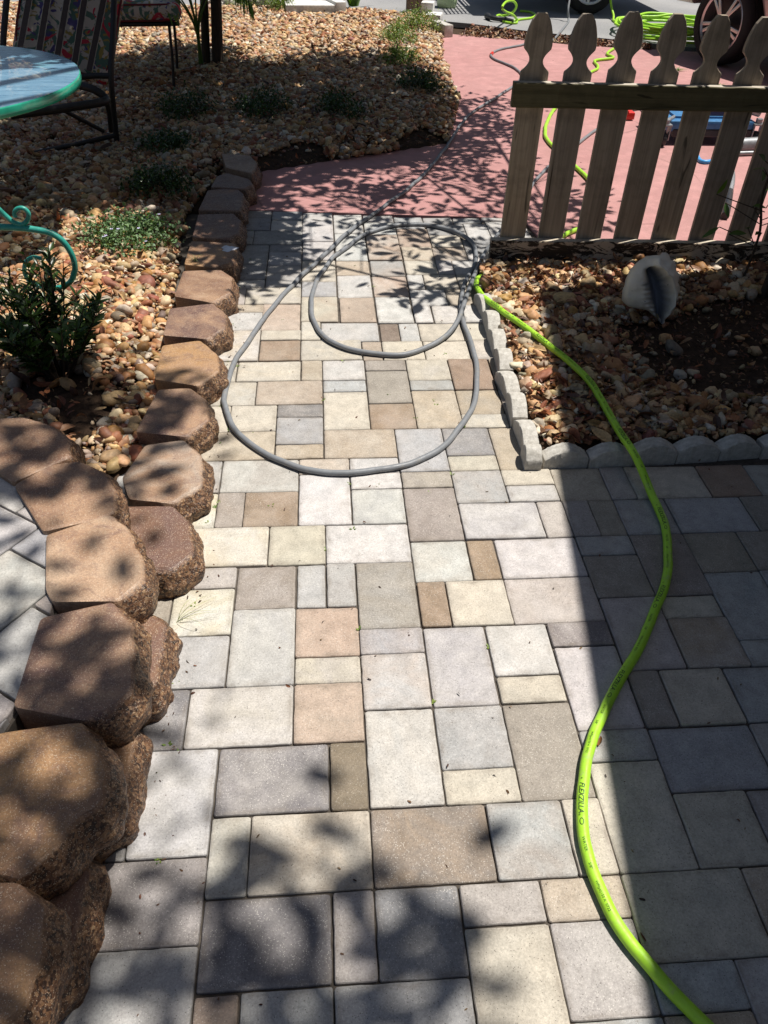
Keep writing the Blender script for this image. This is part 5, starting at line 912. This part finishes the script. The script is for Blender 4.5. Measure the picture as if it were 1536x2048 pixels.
r_ = np.random.default_rng(8); n = 16; C = np.c_[r_.normal(1.84, .08, n), r_.normal(3.20, .05, n), r_.uniform(.22, .62, n)]; v, f = leaf_arrays(C, unit(r_.normal(0, 1, (n, 3)) * np.array([1, .6, .5])), unit(r_.normal(0, .4, (n, 3)) + np.array([0, -.4, 1])), r_.uniform(.05, .085, n), r_.uniform(.02, .03, n)); lr = empty('sapling', (1.87, 3.17, .04)); tag(lr, 'thin dark sapling with a few leaves silhouetted against the fence at the right edge', 'sapling'); np_obj('foliage', v, f, M['leaf'], None, True, lr)
b = MB(); b.tube(spline([(1.87, 3.17, .03), (1.88, 3.18, .25), (1.84, 3.19, .42), (1.87, 3.2, .62)], .03), .006, 6)
for q in C: b.tube([(1.87, 3.18, max(.1, q[2] - .06)), q], .0022, 5)
b.build('stems', M['bark'], lr, smooth=True)
D1 = [(0,825),(160,830),(270,900),(240,960),(60,960),(0,940)]; D2 = [(-200,960),(60,960),(110,1100),(60,1350),(-200,1500)]; D3 = [(60,1330),(260,1290),(280,1440),(30,1500)]; D4 = [(-200,1450),(120,1460),(250,1600),(230,1760),(90,2150),(-300,2150)]
D5 = [(225,1540),(330,1500),(430,1560),(420,1700),(300,1760),(230,1720)]; D6 = [(240,1720),(420,1700),(560,1800),(700,1800),(760,1900),(920,1920),(940,2020),(800,2110),(100,2110),(180,1850)]; D7 = [(470,1590),(540,1580),(590,1640),(470,1660)]; D8 = [(590,1540),(660,1540),(670,1600),(600,1600)]; D9 = [(310,1390),(400,1390),(400,1440),(290,1460)]; D10 = [(270,790),(400,780),(410,820),(300,850)]; D11 = [(-60,770),(60,745),(190,740),(325,765),(300,880),(200,900),(-60,835)]; D12 = [(480,1420),(540,1430),(540,1470),(490,1470)]; D13 = [(1480,1),(1,1)]
pD = np.vstack([canopy_points(SH_A, .05, 34, (4.6, 5.6), 60), canopy_points(SH_A3, .05, 30, (4.6, 5.4), 61)] + [canopy_points(p, z, d, (4.6, 5.6), 40 + i) for i, (p, z, d) in enumerate([(D1, .18, 78), (D2, .17, 42), (D3, .18, 75), (D4, .18, 105), (D5, 0, 66), (D6, 0, 70), (D7, 0, 70), (D8, 0, 110), (D9, 0, 60), (D10, .085, 70), (D11, .06, 95), (D12, 0, 50)])])  # high leaf layers over the left bed are added to block sky light
tree('spreading_tree', (-3.3, .9, 0), .16, (-2.6, 1.0, 3.4), pD, 'broad tree beyond the left edge whose leaves shade the raised patio', (.095, .52), 11, .20, 13, nl=12)

# ------------------------------------------------------------------ house on the right: its roof shades the paving and the bed
def up_at(p, h): return np.array([p[0], p[1], 0]) + SUNV / SUNV[2] * h
hr = empty('house', (3.0, 0, 0)); tag(hr, 'house beyond the right edge whose roof throws the straight shadow', 'house'); RH = 2.7
r1, r3, r4 = [up_at(G(*q, z_)[:2], RH - z_) for q, z_ in (((1095, 583), .05), ((1330, 1895), 0), ((1440, 540), .06))]
dl = (r3 - r1) / np.linalg.norm(r3 - r1); dt = (r4 - r1) / np.linalg.norm(r4 - r1); q0 = r1; q1 = r1 + dl * 9.5; q2 = q1 + np.array([6.5, 0, 0]); q3 = r1 + dt * 6.2
b = MB(); cc = [q0, q1, q2, q3]; b.add([(p[0], p[1], RH) for p in cc] + [(p[0], p[1], RH + .16) for p in cc] + [(*(np.mean(cc, 0)[:2]), RH + 1.3)], [(0, 1, 2, 3), (0, 4, 5, 1), (1, 5, 6, 2), (2, 6, 7, 3), (3, 7, 4, 0), (4, 8, 5), (5, 8, 6), (6, 8, 7), (7, 8, 4)]); b.build('roof', M['shingle'], hr)
wA = np.array([2.55, 2.75]); wB = wA + dl[:2] * 9; b = MB(); nrm = np.array([-dl[1], dl[0]]); nrm = nrm if nrm[0] > 0 else -nrm
c8 = [wA, wB, wB + nrm * .16, wA + nrm * .16]; b.add([(p[0], p[1], -.05) for p in c8] + [(p[0], p[1], RH - .003) for p in c8], [(0, 1, 5, 4), (1, 2, 6, 5), (2, 3, 7, 6), (3, 0, 4, 7), (4, 5, 6, 7)])
wC = wA + np.array([5.0, .6]); c8 = [wA + nrm * .165, wC, wC - np.array([0, .16]), wA + nrm * .165 - np.array([0, .16])]; b.add([(p[0], p[1], -.05) for p in c8] + [(p[0], p[1], RH - .003) for p in c8], [(0, 1, 5, 4), (1, 2, 6, 5), (2, 3, 7, 6), (3, 0, 4, 7), (4, 5, 6, 7)]); b.build('wall', M['stucco'], hr)

# ------------------------------------------------------------------ car at the top right, trailer, small things by the road
def wheel(parent, c, ax, R, w, rimr, rimmat, spokes=5):
    c = np.array(c, float); ax = np.array(ax, float); ax /= np.linalg.norm(ax); u = np.cross(ax, [0, 0, 1.0]); u /= np.linalg.norm(u); vv = np.cross(ax, u)
    root = empty('wheel', c); root.parent = parent; root.matrix_parent_inverse = Matrix.Translation(parent.location).inverted(); n = 48
    def lathe(prof, mat, name):
        b = MB(); a = np.linspace(0, 2*np.pi, n, endpoint=False); vs = []
        for r, x in prof: vs += [c + ax * x + r * (math.cos(q) * u + math.sin(q) * vv) for q in a]
        b.add(vs, [(k*n+i, k*n+(i+1) % n, (k+1)*n+(i+1) % n, (k+1)*n+i) for k in range(len(prof)-1) for i in range(n)]); o = b.build(name, mat, root, smooth=True, auto=40); return o
    h = w / 2; tr = [(rimr, h*.8), (rimr + .01, h*.95), (R*.86, h), (R*.95, h*.9)]
    for x in (.62, .58, .30, .26, -.26, -.30, -.58, -.62): tr.append((R if x in (.62, .30, -.26, -.58) else R, h * x)); 
    prof = [(rimr, h*.8), (rimr + .01, h*.95), (R*.86, h), (R*.955, h*.9), (R, h*.68), (R, h*.42), (R-.009, h*.40), (R-.009, h*.34), (R, h*.32), (R, h*.05), (R-.009, h*.03), (R-.009, -h*.03), (R, -h*.05), (R, -h*.32), (R-.009, -h*.34), (R-.009, -h*.40), (R, -h*.42), (R, -h*.68), (R*.955, -h*.9), (R*.86, -h), (rimr, -h*.8)]
    lathe(prof, M['tyre'], 'tyre')
    b = MB(); a = np.linspace(0, 2*np.pi, n, endpoint=False); vs = []
    for r, x in ((rimr + .004, h*.86), (rimr - .006, h*.90), (rimr - .022, h*.80), (rimr - .03, -h*.5)): vs += [c + ax * x + r * (math.cos(q) * u + math.sin(q) * vv) for q in a]
    b.add(vs, [(k*n+i, k*n+(i+1) % n, (k+1)*n+(i+1) % n, (k+1)*n+i) for k in range(3) for i in range(n)])
    for k in range(spokes):
        t = 2*np.pi*k/spokes + .3
        for off in (-.13, .13):
            d0 = math.cos(t + off*.4) * u + math.sin(t + off*.4) * vv; d1 = math.cos(t + off) * u + math.sin(t + off) * vv; sd_ = np.cross(d1, ax); p, q = c + ax * h * .74 + d0 * .045, c + ax * h * .70 + d1 * (rimr - .012); dd = (q-p)/np.linalg.norm(q-p); b.box((p+q)/2, (.030, .022, np.linalg.norm(q-p)), ax=[np.cross(dd, ax), ax, dd], bev=.006)
    b.tube([c + ax * h * .4, c + ax * h * .86], .052, 20); b.build('rim', rimmat, root, smooth=True, auto=35)
    b = MB(); vs = [c + ax * (-h*.2)] + [c + ax * (-h*.2) + (rimr - .028) * (math.cos(q) * u + math.sin(q) * vv) for q in a]; b.add(vs, [(0, 1+i, 1+(i+1) % n) for i in range(n)]); b.build('brake_shield', M['black'], root)
    return root
CX, CY = 3.74, 8.00                              # the wheel seen through the pickets; the body runs on to the right and nearer
car = empty('parked_car', (CX, CY, 0)); tag(car, 'silver car with a painted-in pink reflection and a spoked wheel, parked beyond the fence at the top right', 'car')
wheel(car, (CX, CY, .335), (-1, 0, 0), .335, .225, .245, M['alloy']); wheel(car, (CX + 1.58, CY, .335), (1, 0, 0), .335, .225, .245, M['alloy']); wheel(car, (CX, CY - 2.7, .335), (-1, 0, 0), .335, .225, .245, M['alloy']); wheel(car, (CX + 1.58, CY - 2.7, .335), (1, 0, 0), .335, .225, .245, M['alloy'])
def loft(secs, mat, name, parent, auto=35):
    b = MB(); n = len(secs[0]); b.add([q for s in secs for q in s], [(k*n+i, k*n+(i+1) % n, (k+1)*n+(i+1) % n, (k+1)*n+i) for k in range(len(secs)-1) for i in range(n)] + [tuple(range(n))[::-1], tuple((len(secs)-1)*n+i for i in range(n))]); o = b.build(name, mat, parent, smooth=True, auto=auto)
    bm = bmesh.new(); bm.from_mesh(o.data); bmesh.ops.recalc_face_normals(bm, faces=bm.faces); bm.to_mesh(o.data); bm.free(); return o
def csec(dy, x0, x1, zb, zs, zt, tum):
    y = CY - dy; h = []
    for (fx, z) in ((.06, zb), (.03, zb + .02), (0, zb + .10), (-.012, (zb + zs) / 2), (0, zs - .05), (.05, zs), (tum, zt - .05), (tum + .09, zt)): h.append((x0 + fx, y, z))
    return h + [(x1 - (q[0] - x0), y, q[2]) for q in h[::-1]]
bx0, bx1 = CX - .10, CX + 1.68
secs = [csec(-.92, bx0 + .30, bx1 - .30, .42, .60, .72, .08), csec(-.80, bx0 + .12, bx1 - .12, .40, .70, .82, .09), csec(-.46, bx0 + .02, bx1 - .02, .42, .78, .90, .12), csec(-.44, bx0 + .20, bx1 - .20, .68, .80, .92, .10), csec(-.30, bx0 + .02, bx1 - .02, .70, .83, .93, .12), csec(0, bx0, bx1, .74, .86, .96, .13), csec(.28, bx0, bx1, .68, .88, 1.0, .14), csec(.42, bx0, bx1, .46, .89, 1.02, .15), csec(.50, bx0, bx1, .32, .90, 1.04, .16), csec(.58, bx0, bx1, .27, .90, 1.08, .18), csec(1.1, bx0, bx1, .25, .94, 1.50, .30), csec(2.1, bx0, bx1, .25, .95, 1.56, .30), csec(2.3, bx0, bx1, .6, .95, 1.55, .30), csec(2.7, bx0, bx1, .72, .95, 1.52, .30), csec(3.1, bx0, bx1, .6, .95, 1.45, .30), csec(3.5, bx0 + .12, bx1 - .12, .40, .90, 1.05, .2)]
loft(secs, M['paint'], 'body', car)
b = MB(); b.box((CX + .79, CY - 1.2, .34), (1.22, 3.6, .16), bev=.04); b.box((CX + .79, CY, .52), (1.28, .8, .42), bev=.05); b.build('underbody', M['black'], car, auto=40)
b = MB(); b.box((bx0 + .02, CY - 1.35, .235), (.06, 1.5, .05), bev=.012); b.build('rocker_trim', M['black'], car, auto=40)
for x in (CX + .26, CX + 1.32):
    b = MB(); b.box((x, CY + .84, .64), (.24, .10, .10), bev=.03); b.build('headlight', M['steelw'], car, auto=40)
b = MB(); b.box((bx0 + .19, CY - 1.6, 1.22), (.012, 1.1, .34), ax=[[.94, 0, -.34], [0, 1, 0], [.34, 0, .94]], bev=.004); b.build('window', M['dkglass'], car)
b = MB(); b.box((bx0 - .08, CY - .95, 1.0), (.16, .09, .11), bev=.03); b.build('mirror', M['paint'], car, auto=40)
car.rotation_euler = (0, 0, math.radians(22))
tr_ = empty('utility_trailer', (3.2, 11.1, 0)); tag(tr_, 'trailer with white rimmed wheel casting a mesh sided shadow on the asphalt', 'trailer')
wheel(tr_, (3.22, 10.74, .31), (0, -1, 0), .31, .19, .205, M['steelw'], 6); wheel(tr_, (3.30, 12.1, .31), (0, 1, 0), .31, .19, .205, M['steelw'], 6)
b = MB(); b.box((3.25, 11.4, .52), (2.3, 1.45, .09), bev=.01); b.box((3.3, 10.62, .70), (.95, .26, .03), bev=.008); b.box((3.25, 11.0, 1.02), (1.9, .75, .80), bev=.04); b.build('bed', M['iron'], tr_, auto=40)
b = MB()
for x in np.linspace(2.10, 4.40, 15): b.tube([(x, 10.68, .56), (x, 10.68, .95)], .008, 6)
for z in (.75, .95): b.tube([(2.10, 10.68, z), (4.40, 10.68, z)], .014, 6)
b.build('side_rail', M['iron'], tr_)
b = MB()
for x in np.linspace(2.02, 2.10, 3): b.tube([(x, 10.7, .56), (x, 12.1, .56)], .01, 6)
for y in np.linspace(10.7, 12.1, 9): b.tube([(2.05, y, .56), (2.02, y, 1.5)], .01, 6)
for z in np.linspace(.7, 1.5, 7): b.tube([(2.05, 10.7, z), (2.05, 12.1, z)], .01, 6)
b.build('ramp_gate', M['iron'], tr_)
# wooden post, white blocks, jug, far edging stones
po = empty('wooden_post', (1.14, 10.62, 0)); tag(po, 'brown wooden post of two boards at the back corner of the bed', 'post')
b = MB(); b.box((1.10, 10.64, .60), (.12, .10, 1.3), bev=.006); b.build('board', M['post'], po); b = MB(); b.box((1.205, 10.66, .60), (.08, .12, 1.3), bev=.006); b.build('board', M['post'], po)
for c, s, lab in ((G(855, 22, .08), (.14, .16, .18), 'white concrete block standing beside the wooden post'), (G(868, 36, .04), (.17, .22, .09), 'low pale concrete block in front of the white block by the post'), (G(884, 58, .05), (.10, .32, .12), 'grey edging block at the corner where bed and walkway meet')):
    b = MB(); b.box((0, 0, 0), s, bev=.015); o = b.build('concrete_block', M['white'] if 'grey' not in lab else M['edging'], auto=40); o.location = tuple(c); o.rotation_euler = (0, 0, float(rng.normal(0, .2))); tag(o, lab, 'block')
j0 = G(893, 14, 0); jr = empty('plastic_jug', (j0[0], j0[1], 0)); tag(jr, 'pale green plastic jug standing on the asphalt beyond the post', 'jug')
b = MB(); a = np.linspace(0, 2*np.pi, 28, endpoint=False); vs = []; pf = [(.02, .005), (.105, .0), (.12, .02), (.125, .08), (.118, .11), (.125, .14), (.125, .22), (.10, .27), (.05, .30), (.04, .33), (.01, .331)]
for r, z in pf: vs += [(j0[0] + r * math.cos(q), j0[1] + r * math.sin(q), z) for q in a]
b.add(vs, [(k*28+i, k*28+(i+1) % 28, (k+1)*28+(i+1) % 28, (k+1)*28+i) for k in range(len(pf)-1) for i in range(28)]); b.build('jug_body', M['jug'], jr, smooth=True, auto=50)
b = MB(); b.tube([(j0[0], j0[1], .325), (j0[0], j0[1], .36)], .045, 16); b.build('cap', M['white'], jr, smooth=True, auto=50)
FE = ['second far scalloped stone, right of the leftmost one', 'far scalloped edging stone left of the weedy tuft', 'far scalloped edging stone just under the weedy tuft', 'far scalloped edging stone right of the weedy tuft', 'far scalloped edging stone left of the flat concrete pieces', 'far scalloped edging stone against the flat concrete pieces']
for i in range(6):
    c = G(430 + 24 * i, 22 - 1.0 * i, .02); o = edging_mesh(.19, 300 + i).build('edging_block', M['edging'], smooth=True, auto=40); o.location = (c[0], c[1], .05); o.scale = (1, 1.6, 1.3); tag(o, FE[i] if i else 'leftmost pale scalloped stone of the far edging, behind the trunks', 'edging block', 'far edging at the back of the left bed')
for (px, py, s, rz, lab) in ((620, 18, (.55, .34, .12), .1, 'flat pale concrete slab at the back of the bed under the top of the picture'), (668, 16, (.12, .5, .18), .3, 'narrow concrete piece standing beside the flat slab at the back of the bed'), (585, 9, (.4, .4, .1), -.2, 'broken concrete slab piece just left of the flat pale slab')):
    b = MB(); b.box((0, 0, 0), s, bev=.012); o = b.build('concrete_slab', M['white'], auto=40); c = G(px, py, .08); o.location = tuple(c); o.rotation_euler = (0, 0, rz); tag(o, lab, 'slab')
# dried paint splash on the shaded block
b = MB(); c = G(458, 497, .0858); n = 26; a = np.linspace(0, 2*np.pi, n, endpoint=False); rr = .034 * (1 + .22 * np.sin(3*a + 1) + .12 * np.sin(7*a)); b.add([(c[0] + r*1.0*math.cos(q), c[1] + r*.95*math.sin(q), c[2]) for r, q in zip(rr, a)] + [(c[0] + r*.9*math.cos(q), c[1] + r*.85*math.sin(q), c[2] + .0016) for r, q in zip(rr, a)], [tuple(n + i for i in range(n))] + [(i, (i+1) % n, (i+1) % n + n, i + n) for i in range(n)]); tag(b.build('paint_splash', M['paint_chip']), 'bluish white splash of dried paint on a shaded wall block', 'paint splash')
